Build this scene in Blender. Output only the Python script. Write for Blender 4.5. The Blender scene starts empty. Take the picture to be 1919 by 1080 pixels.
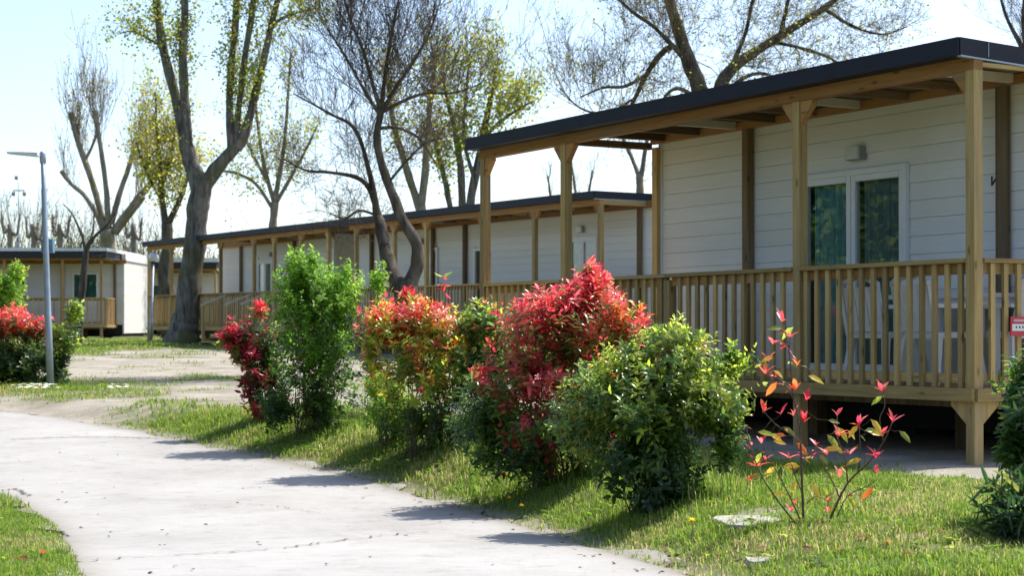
import bpy, math, random
import numpy as np
from mathutils import Vector, Matrix
R = random.Random(7)
NR = np.random.default_rng(11)
SC = bpy.context.scene
COL = SC.collection
F, H0, CX, EYE = 3200.0, 614.0, 960.0, 1.5      # focal length in photo pixels, horizon row, centre column, eye height

# ---------------------------------------------------------------- camera
cam = bpy.data.cameras.new('camera')
cam.sensor_width = 36.0
cam.lens = F / 1919.0 * 36.0
cam.shift_y = (H0 - 540.0) / 1919.0
cam.clip_start, cam.clip_end = 0.1, 3000
cam.dof.use_dof = True
cam.dof.focus_distance = 11.5
cam.dof.aperture_fstop = 5.6
camo = bpy.data.objects.new('camera', cam)
camo.location = (0, 0, EYE)
camo.rotation_euler = (math.radians(90), 0, 0)
COL.objects.link(camo)
SC.camera = camo
# ---------------------------------------------------------------- light
SUN_AZ, SUN_EL = math.radians(55), math.radians(57)   # clockwise from +Y
wd = bpy.data.worlds.new('World'); SC.world = wd; wd.use_nodes = True
nt = wd.node_tree
sky = nt.nodes.new('ShaderNodeTexSky'); sky.sky_type = 'NISHITA'; sky.sun_disc = False
sky.sun_elevation = SUN_EL; sky.sun_rotation = SUN_AZ
sky.air_density = .85; sky.dust_density = 1.5; sky.ozone_density = 1.0
bg = nt.nodes['Background']; bg.inputs[1].default_value = 0.15
nt.links.new(sky.outputs[0], bg.inputs[0])
sl = bpy.data.lights.new('sun', 'SUN'); sl.energy = 4.1; sl.angle = math.radians(0.5); sl.color = (1, .95, .87)
so = bpy.data.objects.new('sun', sl); COL.objects.link(so)
sd = Vector((math.sin(SUN_AZ) * math.cos(SUN_EL), math.cos(SUN_AZ) * math.cos(SUN_EL), math.sin(SUN_EL)))
so.rotation_euler = sd.to_track_quat('Z', 'Y').to_euler()
so.location = (20, 20, 40)
vs = SC.view_settings
vs.view_transform = 'Standard'; vs.look = 'None'; vs.gamma = 1; vs.use_curve_mapping = False
vs.exposure = 0.92
SC.cycles.max_bounces = 8
SC.cycles.transparent_max_bounces = 12

# ---------------------------------------------------------------- tags, objects
def tag(o, label=None, cat=None, group=None, kind=None):
    if label: o['label'] = label
    if cat: o['category'] = cat
    if group: o['group'] = group
    if kind: o['kind'] = kind
    return o
def empty(name, loc=(0, 0, 0), rz=0.0, label=None, cat=None, group=None):
    o = bpy.data.objects.new(name, None); COL.objects.link(o)
    o.empty_display_size = .2
    o.location = loc; o.rotation_euler = (0, 0, rz)
    return tag(o, label, cat, group)
def link(name, me, parent=None, loc=None, rot=None, kind=None):
    o = bpy.data.objects.new(name, me); COL.objects.link(o)
    if parent: o.parent = parent
    if loc is not None: o.location = loc
    if rot is not None: o.rotation_euler = rot
    if kind: o['kind'] = kind
    return o
def mesh_np(name, V, Fc, mat, col=None, smooth=False):
    """V (n,3); Fc a list of index arrays (each (m,3) or (m,4))"""
    me = bpy.data.meshes.new(name)
    Fc = [np.asarray(f, np.int32) for f in Fc if len(f)]
    nl = sum(f.size for f in Fc); nf = sum(len(f) for f in Fc)
    me.vertices.add(len(V)); me.vertices.foreach_set('co', np.asarray(V, np.float32).ravel())
    me.loops.add(nl); me.polygons.add(nf)
    me.loops.foreach_set('vertex_index', np.concatenate([f.ravel() for f in Fc]))
    tot = np.concatenate([np.full(len(f), f.shape[1], np.int32) for f in Fc])
    st = np.concatenate([[0], np.cumsum(tot)[:-1]]).astype(np.int32)
    me.polygons.foreach_set('loop_start', st)
    me.polygons.foreach_set('use_smooth', np.full(nf, bool(smooth)))
    if col is not None:
        a = me.color_attributes.new('Col', 'FLOAT_COLOR', 'POINT')
        c = np.ones((len(V), 4), np.float32); c[:, :3] = col
        a.data.foreach_set('color', c.ravel())
    me.update(calc_edges=True)
    if mat: me.materials.append(mat)
    return me

# ---------------------------------------------------------------- materials
def mat(name, rough=.6, spec=.4, metal=0.0):
    m = bpy.data.materials.new(name); m.use_nodes = True
    n = m.node_tree.nodes; b = n['Principled BSDF']
    b.inputs['Roughness'].default_value = rough
    b.inputs['Specular IOR Level'].default_value = spec
    b.inputs['Metallic'].default_value = metal
    return m, n, m.node_tree.links, b
def ramp(n, stops):
    r = n.new('ShaderNodeValToRGB')
    while len(r.color_ramp.elements) < len(stops): r.color_ramp.elements.new(.5)
    for e, (p, c) in zip(r.color_ramp.elements, stops):
        e.position = p; e.color = (*c, 1)
    return r
def noise(n, l, vec, scale, detail=4, rough=.6):
    t = n.new('ShaderNodeTexNoise'); t.inputs['Scale'].default_value = scale
    t.inputs['Detail'].default_value = detail; t.inputs['Roughness'].default_value = rough
    if vec: l.new(vec, t.inputs['Vector'])
    return t
def bump(n, l, b, h, strength=.3, dist=.01):
    u = n.new('ShaderNodeBump'); u.inputs['Strength'].default_value = strength
    u.inputs['Distance'].default_value = dist
    l.new(h, u.inputs['Height']); l.new(u.outputs[0], b.inputs['Normal'])
def plain(name, c, rough=.5, spec=.4, metal=0.0, var=.06, scale=6, bmp=0.0):
    m, n, l, b = mat(name, rough, spec, metal)
    tc = n.new('ShaderNodeTexCoord')
    t = noise(n, l, tc.outputs['Object'], scale, 5)
    r = ramp(n, [(.3, tuple(x * (1 - var) for x in c)), (.7, tuple(min(1, x * (1 + var)) for x in c))])
    l.new(t.outputs[0], r.inputs[0]); l.new(r.outputs[0], b.inputs['Base Color'])
    if bmp: bump(n, l, b, t.outputs[0], bmp)
    return m
def wood(name, axis, ca=(.27, .175, .066), cb=(.53, .385, .175), green=.3):
    m, n, l, b = mat(name, .75, .25)
    tc = n.new('ShaderNodeTexCoord'); oi = n.new('ShaderNodeObjectInfo')
    off = n.new('ShaderNodeVectorMath'); off.operation = 'ADD'
    mul = n.new('ShaderNodeMath'); mul.operation = 'MULTIPLY'; mul.inputs[1].default_value = 37.0
    l.new(oi.outputs['Random'], mul.inputs[0])
    cb_ = n.new('ShaderNodeCombineXYZ')
    for i in range(3): l.new(mul.outputs[0], cb_.inputs[i])
    l.new(tc.outputs['Object'], off.inputs[0]); l.new(cb_.outputs[0], off.inputs[1])
    mp = n.new('ShaderNodeMapping'); l.new(off.outputs[0], mp.inputs[0])
    s = [26, 26, 26]; s[axis] = 1.6; mp.inputs['Scale'].default_value = s
    g = noise(n, l, mp.outputs[0], 1.0, 6, .65)
    r = ramp(n, [(.25, ca), (.5, tuple((a + c) / 2 for a, c in zip(ca, cb))), (.75, cb)])
    l.new(g.outputs[0], r.inputs[0])
    # knots
    mk = n.new('ShaderNodeMapping'); l.new(off.outputs[0], mk.inputs[0])
    s = [9, 9, 9]; s[axis] = 3.2; mk.inputs['Scale'].default_value = s
    v = n.new('ShaderNodeTexVoronoi'); v.inputs['Scale'].default_value = 1.0; l.new(mk.outputs[0], v.inputs['Vector'])
    kr = ramp(n, [(.07, (.25, .25, .25)), (.17, (1, 1, 1))]); l.new(v.outputs['Distance'], kr.inputs[0])
    mx = n.new('ShaderNodeMix'); mx.data_type = 'RGBA'; mx.blend_type = 'MULTIPLY'; mx.inputs[0].default_value = .75
    l.new(r.outputs[0], mx.inputs[6]); l.new(kr.outputs[0], mx.inputs[7])
    # impregnation green and piece-to-piece tone
    big = noise(n, l, off.outputs[0], 1.7, 3)
    gr = ramp(n, [(.4, (1.06, .98, .86)), (.65, (.95, .96, .76))]); l.new(big.outputs[0], gr.inputs[0])
    m2 = n.new('ShaderNodeMix'); m2.data_type = 'RGBA'; m2.blend_type = 'MULTIPLY'; m2.inputs[0].default_value = green * 2
    l.new(mx.outputs[2], m2.inputs[6]); l.new(gr.outputs[0], m2.inputs[7])
    hs = n.new('ShaderNodeHueSaturation'); mr = n.new('ShaderNodeMapRange')
    mr.inputs['To Min'].default_value = .72; mr.inputs['To Max'].default_value = 1.34
    l.new(oi.outputs['Random'], mr.inputs[0]); l.new(mr.outputs[0], hs.inputs['Value'])
    gy = n.new('ShaderNodeMix'); gy.data_type = 'RGBA'; st_ = noise(n, l, mp.outputs[0], .35, 4); sr = ramp(n, [(.5, (0, 0, 0)), (.72, (.55, .55, .55))])
    l.new(st_.outputs[0], sr.inputs[0]); l.new(sr.outputs[0], gy.inputs[0]); l.new(m2.outputs[2], gy.inputs[6]); gy.inputs[7].default_value = (.24, .21, .16, 1)
    l.new(gy.outputs[2], hs.inputs['Color']); l.new(hs.outputs[0], b.inputs['Base Color'])
    bump(n, l, b, g.outputs[0], .25, .004)
    return m
WX, WY, WZ = wood('wood_cross', 0), wood('wood_long', 1), wood('wood_upright', 2)
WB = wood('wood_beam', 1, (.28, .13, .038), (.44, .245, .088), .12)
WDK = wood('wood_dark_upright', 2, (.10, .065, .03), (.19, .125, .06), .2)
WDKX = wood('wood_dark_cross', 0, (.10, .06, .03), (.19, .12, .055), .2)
WHONEY = wood('wood_honey', 2, (.36, .21, .08), (.52, .34, .15), .1)
def siding(name, c):
    m, n, l, b = mat(name, .5, .35)
    tc = n.new('ShaderNodeTexCoord'); oi = n.new('ShaderNodeObjectInfo')
    mp = n.new('ShaderNodeMapping'); l.new(tc.outputs['Object'], mp.inputs[0]); mp.inputs['Scale'].default_value = (3, .7, 14)
    t = noise(n, l, mp.outputs[0], 3, 5)
    r = ramp(n, [(.3, tuple(x * .93 for x in c)), (.7, c)]); l.new(t.outputs[0], r.inputs[0])
    hs = n.new('ShaderNodeHueSaturation'); mr = n.new('ShaderNodeMapRange')
    mr.inputs['To Min'].default_value = .95; mr.inputs['To Max'].default_value = 1.03
    l.new(oi.outputs['Random'], mr.inputs[0]); l.new(mr.outputs[0], hs.inputs['Value'])
    l.new(r.outputs[0], hs.inputs['Color']); l.new(hs.outputs[0], b.inputs['Base Color'])
    bump(n, l, b, t.outputs[0], .12, .004)
    return m
SIDE = siding('siding_white', (.745, .73, .685))
SIDEC = siding('siding_cream', (.68, .64, .585))
FASC = plain('fascia_anthracite', (.016, .017, .027), .55, .22, 0, .15, 3)
FASCL = plain('roof_pale_metal', (.62, .62, .62), .4, .5)
SOFF = plain('soffit_board', (.20, .15, .09), .8, .2, 0, .2, 4)
PALE = plain('pale_batten', (.55, .50, .40), .6, .3)
WHITE = plain('frame_white', (.74, .74, .73), .35, .5, 0, .03)
PLASTIC = plain('chair_plastic', (.76, .77, .78), .35, .5, 0, .03)
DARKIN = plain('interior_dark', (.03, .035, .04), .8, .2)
TEAL = plain('curtain_teal', (.20, .38, .38), .85, .15, 0, .25, 9)
WTEAL = plain('blind_dark_teal', (.025, .11, .12), .8, .2, 0, .2)
SHEER = plain('curtain_grey', (.17, .22, .22), .85, .15, 0, .25, 9)
GREYM = plain('lamp_grey', (.30, .31, .33), .45, .4, 0, .1)
LENS = plain('lamp_lens', (.62, .62, .60), .3, .5, 0, .05)
GALV = plain('galvanised_steel', (.30, .36, .42), .42, .5, .35, .12, 8)
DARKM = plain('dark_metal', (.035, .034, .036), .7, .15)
REDP = plain('sign_red', (.48, .03, .045), .4, .4, 0, .08)
TURQ = plain('turquoise_trim', (.10, .42, .40), .5, .4)
BLUEBOX = plain('blue_grey_box', (.10, .20, .27), .5, .4)
STONE = plain('stone_pale', (.34, .33, .305), .9, .15, 0, .2, 14, .5)
CONC = plain('pier_concrete', (.26, .25, .23), .95, .1, 0, .25, 9, .5)
def glass():
    m = bpy.data.materials.new('window_glass'); m.use_nodes = True
    n = m.node_tree.nodes; l = m.node_tree.links; n.remove(n['Principled BSDF'])
    t = n.new('ShaderNodeBsdfTransparent'); t.inputs[0].default_value = (.86, .92, .92, 1)
    g = n.new('ShaderNodeBsdfGlossy'); g.inputs['Roughness'].default_value = .015
    lw = n.new('ShaderNodeLayerWeight'); lw.inputs[0].default_value = .5
    pw = n.new('ShaderNodeMath'); pw.operation = 'POWER'; pw.inputs[1].default_value = 3.0; l.new(lw.outputs['Facing'], pw.inputs[0])
    a = n.new('ShaderNodeMath'); a.operation = 'ADD'; a.inputs[1].default_value = .06; a.use_clamp = True; l.new(pw.outputs[0], a.inputs[0])
    mx = n.new('ShaderNodeMixShader'); l.new(a.outputs[0], mx.inputs[0]); l.new(t.outputs[0], mx.inputs[1]); l.new(g.outputs[0], mx.inputs[2])
    l.new(mx.outputs[0], n['Material Output'].inputs[0])
    return m
GLASS = glass()
def leafmat(name, rough=.35, spec=.5, trans=.45, boost=1.6):
    m, n, l, b = mat(name, rough, spec)
    at = n.new('ShaderNodeAttribute'); at.attribute_name = 'Col'
    l.new(at.outputs['Color'], b.inputs['Base Color'])
    tr = n.new('ShaderNodeBsdfTranslucent')
    mm = n.new('ShaderNodeMix'); mm.data_type = 'RGBA'; mm.blend_type = 'MULTIPLY'; mm.inputs[0].default_value = 1
    mm.inputs[7].default_value = (boost, boost, boost, 1); l.new(at.outputs['Color'], mm.inputs[6])
    l.new(mm.outputs[2], tr.inputs[0])
    mx = n.new('ShaderNodeMixShader'); mx.inputs[0].default_value = trans
    l.new(b.outputs[0], mx.inputs[1]); l.new(tr.outputs[0], mx.inputs[2])
    l.new(mx.outputs[0], n['Material Output'].inputs[0])
    return m
LEAF = leafmat('leaf_glossy', .3, .5, .52, 2.6)
LEAFT = leafmat('leaf_thin', .5, .3, .55, 2.0)
GRASSM = leafmat('grass_blade', .5, .3, .5, 1.9)
def bark(name, ca, cb, moss=None, scale=6):
    m, n, l, b = mat(name, .9, .15)
    tc = n.new('ShaderNodeTexCoord'); mp = n.new('ShaderNodeMapping'); l.new(tc.outputs['Object'], mp.inputs[0])
    mp.inputs['Scale'].default_value = (1, 1, .22)
    t = noise(n, l, mp.outputs[0], scale, 8, .7)
    r = ramp(n, [(.36, ca), (.62, cb)]); l.new(t.outputs[0], r.inputs[0]); out = r.outputs[0]
    if moss:
        t2 = noise(n, l, tc.outputs['Object'], 1.1, 5)
        rr = ramp(n, [(.5, (0, 0, 0)), (.62, (1, 1, 1))]); l.new(t2.outputs[0], rr.inputs[0])
        mx = n.new('ShaderNodeMix'); mx.data_type = 'RGBA'; l.new(rr.outputs[0], mx.inputs[0])
        l.new(out, mx.inputs[6]); mx.inputs[7].default_value = (*moss, 1); out = mx.outputs[2]
    l.new(out, b.inputs['Base Color']); bump(n, l, b, t.outputs[0], .9, .05)
    return m
BARK_A = bark('bark_poplar', (.038, .034, .03), (.21, .195, .165), (.10, .10, .045))
BARK_B = bark('bark_pale', (.13, .115, .09), (.30, .265, .21), (.17, .15, .06))
BARK_E = bark('bark_dark', (.03, .025, .02), (.14, .12, .095), (.09, .085, .05), 9)
TWIG = plain('twig_brown', (.11, .085, .06), .85, .15, 0, .25)
TWIGD = plain('twig_dark', (.10, .08, .06), .85, .15, 0, .25)
TWIGP = plain('twig_pale', (.20, .16, .10), .85, .15, 0, .25)
TWIGK = plain('twig_thicket', (.085, .07, .055), .9, .1, 0, .25)
TWIGW = plain('twig_willow', (.17, .14, .075), .85, .15, 0, .25)
STEM = plain('shrub_stem', (.12, .085, .06), .8, .2, 0, .25, 20)

# ---------------------------------------------------------------- terrain
def w2(px, py, z):                       # photo pixel on the level z (relative to the eye) -> X, Y
    Y = -z * F / (py - H0)
    return ((px - CX) / F * Y, Y)
EDGE_PX = [(1420, 1150, -1.10), (1330, 1100, -1.17), (1230, 1064, -1.22), (1100, 1024, -1.275), (1000, 992, -1.315), (900, 965, -1.34), (800, 934, -1.34),
           (700, 905, -1.33), (600, 886, -1.31), (500, 867, -1.29), (430, 852, -1.27), (370, 839, -1.24), (320, 823, -1.19), (275, 803, -1.12),
           (240, 787, -1.04), (130, 770, -1.0), (0, 759, -.98), (-250, 744, -.95), (-700, 730, -.92)]
EDGE = np.array([w2(*p) for p in EDGE_PX])
LEFT_PX = [(170, 1150, -1.10), (130, 1090, -1.18), (112, 1040, -1.255), (92, 990, -1.30), (45, 957, -1.33), (0, 936, -1.34), (-110, 905, -1.35), (-300, 872, -1.32), (-560, 838, -1.28), (-1100, 800, -1.2)]
LEFT = np.array([w2(*p) for p in LEFT_PX])
def sdist(X, Y, P):
    X = np.asarray(X, float); Y = np.asarray(Y, float)
    best = np.full(X.shape, 1e9); sg = np.ones(X.shape)
    for a, b in zip(P[:-1], P[1:]):
        d = b - a; L2 = d @ d
        t = np.clip(((X - a[0]) * d[0] + (Y - a[1]) * d[1]) / L2, 0, 1)
        ex, ey = X - a[0] - t * d[0], Y - a[1] - t * d[1]
        dd = np.hypot(ex, ey); cr = d[0] * (Y - a[1]) - d[1] * (X - a[0])
        up = dd < best - 1e-6
        best = np.where(up, dd, best); sg = np.where(up, np.where(cr < 0, 1.0, -1.0), sg)
    return best * sg                     # positive on the lodge side
def sst(a, b, x):
    t = np.clip((x - a) / (b - a), 0, 1); return t * t * (3 - 2 * t)
def vnoise(X, Y, sc, seed=0):
    X = np.asarray(X, float) / sc + seed * 17.3; Y = np.asarray(Y, float) / sc + seed * 9.7
    xi, yi = np.floor(X), np.floor(Y); fx, fy = X - xi, Y - yi
    fx, fy = fx * fx * (3 - 2 * fx), fy * fy * (3 - 2 * fy)
    def h(a, b):
        v = np.sin(a * 127.1 + b * 311.7 + seed * 74.7) * 43758.5453; return v - np.floor(v)
    return (h(xi, yi) * (1 - fx) + h(xi + 1, yi) * fx) * (1 - fy) + (h(xi, yi + 1) * (1 - fx) + h(xi + 1, yi + 1) * fx) * fy
def ground(X, Y):                        # height relative to the eye
    X = np.asarray(X, float); Y = np.asarray(Y, float)
    base = np.interp(Y, [13, 54, 90], [-1.05, -.45, -.4])
    zp = np.interp(Y, [6.5, 8, 9, 10, 11, 12, 14, 20, 24, 30, 54, 90], [-1.09, -1.17, -1.23, -1.28, -1.315, -1.34, -1.34, -1.13, -.94, -.81, -.45, -.4])
    w = sst(0.0, 1.0, sdist(X, Y, EDGE) / np.interp(Y, [8, 12], [.6, .95]))
    w = np.maximum(w, 1 - sst(.12, .85, np.hypot(X - 1.36, Y - 9.2)))
    z = zp * (1 - w) + base * w
    z = z + (vnoise(X, Y, .8, 3) - .5) * .03 * w + (vnoise(X, Y, .25, 4) - .5) * .015 * w
    return z
def gp(px, py):                          # photo pixel -> point on the terrain (world)
    Y = np.concatenate([np.arange(5, 40, .02), np.arange(40, 200, .1)])
    X = (px - CX) / F * Y; z = -(py - H0) / F * Y
    i = int(np.argmax(z <= ground(X, Y)))
    return Vector((X[i], Y[i], float(ground(X[i], Y[i])) + EYE))
def wpt(px, py, Y): return Vector(((px - CX) / F * Y, Y, EYE - (py - H0) / F * Y))
def gz(x, y): return float(ground(x, y)) + EYE

def sandmask(X, Y):
    """1 = bare sand and grit, 0 = turf"""
    d = sdist(X, Y, EDGE)
    n = vnoise(X, Y, 1.3, 1) * .5 + vnoise(X, Y, .45, 2) * .3 + vnoise(X, Y, .15, 5) * .2
    # drive and yard in front of the far lodges
    yard = sst(18.5, 21, Y - .30 * (X + 5)) * (1 - sst(43, 49, Y)) * sst(-11.5, -9, X) * (1 - sst(2.5, 5.5, X + .12 * (Y - 22)))
    lawnpole = np.exp(-(((X + 7.2) / 2.3) ** 2 + ((Y - 25) / 3.2) ** 2))
    s = yard * (1.1 - 1.1 * lawnpole)
    s = s * (.42 + .85 * sst(.32, .58, n))
    # worn strip along the path side
    s = np.maximum(s, (1 - sst(.0, .22, np.abs(d - .05))) * (.35 + .6 * n))
    # bare ground before and under the near deck
    u = (X - 3.522) * .8656 + (Y - 13) * .5008
    t = -(X - 3.522) * .5008 + (Y - 13) * .8656
    s = np.maximum(s, sst(-1.25, -.5, u + (n - .5) * 1.2) * (1 - sst(8.5, 10, t)) * sst(-6, -4, t) * .95)
    s = np.maximum(s, .62 * sst(.52, .68, n) * (1 - sst(9.5, 12, Y)) * (d > .7))
    s = np.where(Y > 47, s * .5, s)
    return np.clip(s, 0, 1)

def axis_steps(segs):
    out = [segs[0][0]]
    for a, b, st in segs:
        k = max(1, int(round((b - a) / st))); out += list(np.linspace(a, b, k + 1)[1:])
    return np.array(out)
gx = axis_steps([(-600, -100, 50), (-100, -30, 5), (-30, -12, 1), (-12, 7, .11), (7, 30, 1), (30, 100, 5), (100, 600, 50)])
gy = axis_steps([(-60, 4, 8), (4, 30, .11), (30, 60, .3), (60, 120, 4), (120, 1500, 90)])
GX, GY = np.meshgrid(gx, gy)
V = np.stack([GX.ravel(), GY.ravel(), ground(GX.ravel(), GY.ravel()) + EYE], 1)
nx = len(gx); ii = np.arange(len(V)).reshape(GX.shape)
Q = np.stack([ii[:-1, :-1].ravel(), ii[:-1, 1:].ravel(), ii[1:, 1:].ravel(), ii[1:, :-1].ravel()], 1)
sm = sandmask(V[:, 0], V[:, 1])
def groundmat():
    m, n, l, b = mat('ground_turf_sand', .95, .1)
    at = n.new('ShaderNodeAttribute'); at.attribute_name = 'Col'
    sp = n.new('ShaderNodeSeparateColor'); l.new(at.outputs['Color'], sp.inputs[0])
    tc = n.new('ShaderNodeTexCoord')
    a = noise(n, l, tc.outputs['Object'], 5, 8, .7); c = noise(n, l, tc.outputs['Object'], 60, 4, .7)
    g = ramp(n, [(.3, (.05, .065, .02)), (.5, (.11, .125, .04)), (.7, (.21, .185, .095))]); l.new(a.outputs[0], g.inputs[0])
    s = ramp(n, [(.25, (.20, .182, .15)), (.5, (.33, .307, .262)), (.75, (.45, .425, .375))]); l.new(c.outputs[0], s.inputs[0])
    bg_ = noise(n, l, tc.outputs['Object'], 1.1, 6, .7); br = ramp(n, [(.35, (.66, .64, .60)), (.6, (1.08, 1.06, 1.04))]); l.new(bg_.outputs[0], br.inputs[0])
    sv = n.new('ShaderNodeMix'); sv.data_type = 'RGBA'; sv.blend_type = 'MULTIPLY'; sv.inputs[0].default_value = 1; l.new(s.outputs[0], sv.inputs[6]); l.new(br.outputs[0], sv.inputs[7])
    ad = n.new('ShaderNodeMath'); ad.operation = 'MULTIPLY_ADD'; l.new(c.outputs[0], ad.inputs[0]); ad.inputs[1].default_value = .8; ad.inputs[2].default_value = -.4
    ad2 = n.new('ShaderNodeMath'); ad2.operation = 'ADD'; ad2.use_clamp = True; l.new(ad.outputs[0], ad2.inputs[0]); l.new(sp.outputs[0], ad2.inputs[1])
    mx = n.new('ShaderNodeMix'); mx.data_type = 'RGBA'; l.new(ad2.outputs[0], mx.inputs[0]); l.new(g.outputs[0], mx.inputs[6]); l.new(sv.outputs[2], mx.inputs[7])
    l.new(mx.outputs[2], b.inputs['Base Color'])
    bump(n, l, b, c.outputs[0], .6, .02)
    return m
tag(link('ground', mesh_np('ground', V, [Q], groundmat(), np.stack([sm, sm, sm], 1), True)), kind='structure',
    label='grassy and sandy ground sloping down to the path')

# path: a sheet between its two ragged edges
def resample(P, n):
    d = np.r_[0, np.cumsum(np.hypot(*np.diff(P, axis=0).T))]
    t = np.linspace(0, d[-1], n); return np.stack([np.interp(t, d, P[:, 0]), np.interp(t, d, P[:, 1])], 1)
NP_, NC_ = 260, 60
re, le = resample(EDGE, NP_), resample(LEFT, NP_)
vv = np.linspace(0, 1, NC_)
PX_ = le[:, None, :] * (1 - vv[None, :, None]) + re[:, None, :] * vv[None, :, None]
jit = (vnoise(np.arange(NP_), np.zeros(NP_), 2.5, 8) - .5) * .22 + (vnoise(np.arange(NP_), np.zeros(NP_), 8, 9) - .5) * .25
w = re - le; w = w / np.linalg.norm(w, axis=1)[:, None]
PX_[:, -1, :] += w * jit[:, None]; PX_[:, 0, :] += w * np.roll(jit, 31)[:, None]
px_, py_ = PX_[..., 0].ravel(), PX_[..., 1].ravel()
pz = ground(px_, py_) + EYE + .014 + (vnoise(px_, py_, 1.2, 6) - .5) * .008
ii = np.arange(NP_ * NC_).reshape(NP_, NC_)
Q = np.stack([ii[:-1, :-1].ravel(), ii[1:, :-1].ravel(), ii[1:, 1:].ravel(), ii[:-1, 1:].ravel()], 1)
def pathmat():
    m, n, l, b = mat('path_concrete', .93, .15)
    tc = n.new('ShaderNodeTexCoord'); at = n.new('ShaderNodeAttribute'); at.attribute_name = 'Col'
    a = noise(n, l, tc.outputs['Object'], .7, 7, .7); c = noise(n, l, tc.outputs['Object'], 55, 5, .75); d = noise(n, l, tc.outputs['Object'], 5, 7, .75)
    r = ramp(n, [(.3, (.28, .272, .257)), (.5, (.345, .337, .322)), (.7, (.39, .382, .368))]); l.new(a.outputs[0], r.inputs[0])
    r2 = ramp(n, [(.28, (.5, .48, .45)), (.42, (1, 1, 1))]); l.new(c.outputs[0], r2.inputs[0])
    r3 = ramp(n, [(.3, (.74, .72, .68)), (.48, (1, 1, 1))]); l.new(d.outputs[0], r3.inputs[0])
    o = r.outputs[0]
    for q in (r2, r3):
        mx = n.new('ShaderNodeMix'); mx.data_type = 'RGBA'; mx.blend_type = 'MULTIPLY'; mx.inputs[0].default_value = .75
        l.new(o, mx.inputs[6]); l.new(q.outputs[0], mx.inputs[7]); o = mx.outputs[2]
    # soil creeping in from the edges
    e = n.new('ShaderNodeMath'); e.operation = 'MULTIPLY_ADD'; l.new(d.outputs[0], e.inputs[0]); e.inputs[1].default_value = 1.6; e.inputs[2].default_value = -.85
    e2 = n.new('ShaderNodeMath'); e2.operation = 'ADD'; e2.use_clamp = True; l.new(e.outputs[0], e2.inputs[0]); l.new(at.outputs['Fac'], e2.inputs[1])
    e3 = n.new('ShaderNodeMath'); e3.operation = 'MULTIPLY'; l.new(e2.outputs[0], e3.inputs[0]); l.new(at.outputs['Fac'], e3.inputs[1])
    mx = n.new('ShaderNodeMix'); mx.data_type = 'RGBA'; l.new(e3.outputs[0], mx.inputs[0]); l.new(o, mx.inputs[6]); mx.inputs[7].default_value = (.19, .168, .13, 1); o = mx.outputs[2]
    l.new(o, b.inputs['Base Color']); bump(n, l, b, c.outputs[0], .5, .01)
    return m
de = np.minimum(np.abs(sdist(px_, py_, EDGE)), np.abs(sdist(px_, py_, LEFT))); ec = np.clip(1 - de / .45, 0, 1) ** 1.5
path = tag(link('path', mesh_np('path', np.stack([px_, py_, pz], 1), [Q], pathmat(), np.stack([ec] * 3, 1), True)), kind='structure',
           label='pale worn concrete path curving off to the left')
CRACK = plain('crack_dirt', (.12, .108, .09), .95, .1, 0, .3, 12)
def pathz(x, y): return gz(x, y) + .014
for pts, wd_ in [([(120, 1062), (250, 1052), (400, 1045), (520, 1036), (620, 1022), (720, 1010), (800, 1003)], .016),
                 ([(20, 828), (110, 824), (200, 823), (300, 826)], .03),
                 ([(0, 925), (30, 922), (55, 935)], .03), ([(330, 957), (450, 950), (520, 955), (600, 968)], .008)]:
    P = np.array([tuple(gp(a, b_))[:2] for a, b_ in pts]); P = resample(P, 60)
    vs_, T = [], P[2:] - P[:-2]; T = np.vstack([T[:1], T, T[-1:]]); T /= np.linalg.norm(T, axis=1)[:, None]
    N = np.stack([-T[:, 1], T[:, 0]], 1); P = P + N * (NR.random((60, 1)) - .5) * .06
    hw = wd_ * 1.2 * (.3 + .7 * NR.random((60, 1)))
    A, B = P + N * hw / 2, P - N * hw / 2
    V = np.vstack([A, B]); z = np.array([pathz(x, y) for x, y in V]) + .009
    i = np.arange(59); Q = np.stack([i, i + 60, i + 61, i + 1], 1)
    link('crack', mesh_np('crack', np.c_[V, z], [Q], CRACK), path)

# ---------------------------------------------------------------- boxes and prisms
BOXES = {}
def boxmesh(sx, sy, sz, m):
    k = (round(sx, 4), round(sy, 4), round(sz, 4), m.name)
    if k not in BOXES:
        x, y, z = sx / 2, sy / 2, sz / 2
        V = [(-x, -y, -z), (x, -y, -z), (x, y, -z), (-x, y, -z), (-x, -y, z), (x, -y, z), (x, y, z), (-x, y, z)]
        Q = [(0, 3, 2, 1), (4, 5, 6, 7), (0, 1, 5, 4), (1, 2, 6, 5), (2, 3, 7, 6), (3, 0, 4, 7)]
        BOXES[k] = mesh_np('box', np.array(V), [Q], m)
    return BOXES[k]
def box(name, parent, x0, x1, y0, y1, z0, z1, m, rot=None):
    return link(name, boxmesh(x1 - x0, y1 - y0, z1 - z0, m), parent, ((x0 + x1) / 2, (y0 + y1) / 2, (z0 + z1) / 2), rot)
def prism(name, parent, poly, axis, a, b, m):
    """poly: list of 2D points in the two other axes (cyclic order), extruded along axis from a to b"""
    n = len(poly); V = []
    for t in (a, b):
        for p in poly:
            q = [p[0], p[1]]; q.insert(axis, t); V.append(q)
    side = [(i, (i + 1) % n, n + (i + 1) % n, n + i) for i in range(n)]
    me = bpy.data.meshes.new(name); me.from_pydata(V, [], [tuple(range(n))[::-1], tuple(range(n, 2 * n))] + side); me.update(); me.polygons.foreach_set('use_smooth', [False] * len(me.polygons))
    me.materials.append(m)
    import bmesh
    bm = bmesh.new(); bm.from_mesh(me); bmesh.ops.recalc_face_normals(bm, faces=bm.faces); bm.to_mesh(me); bm.free()
    return link(name, me, parent)
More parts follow.
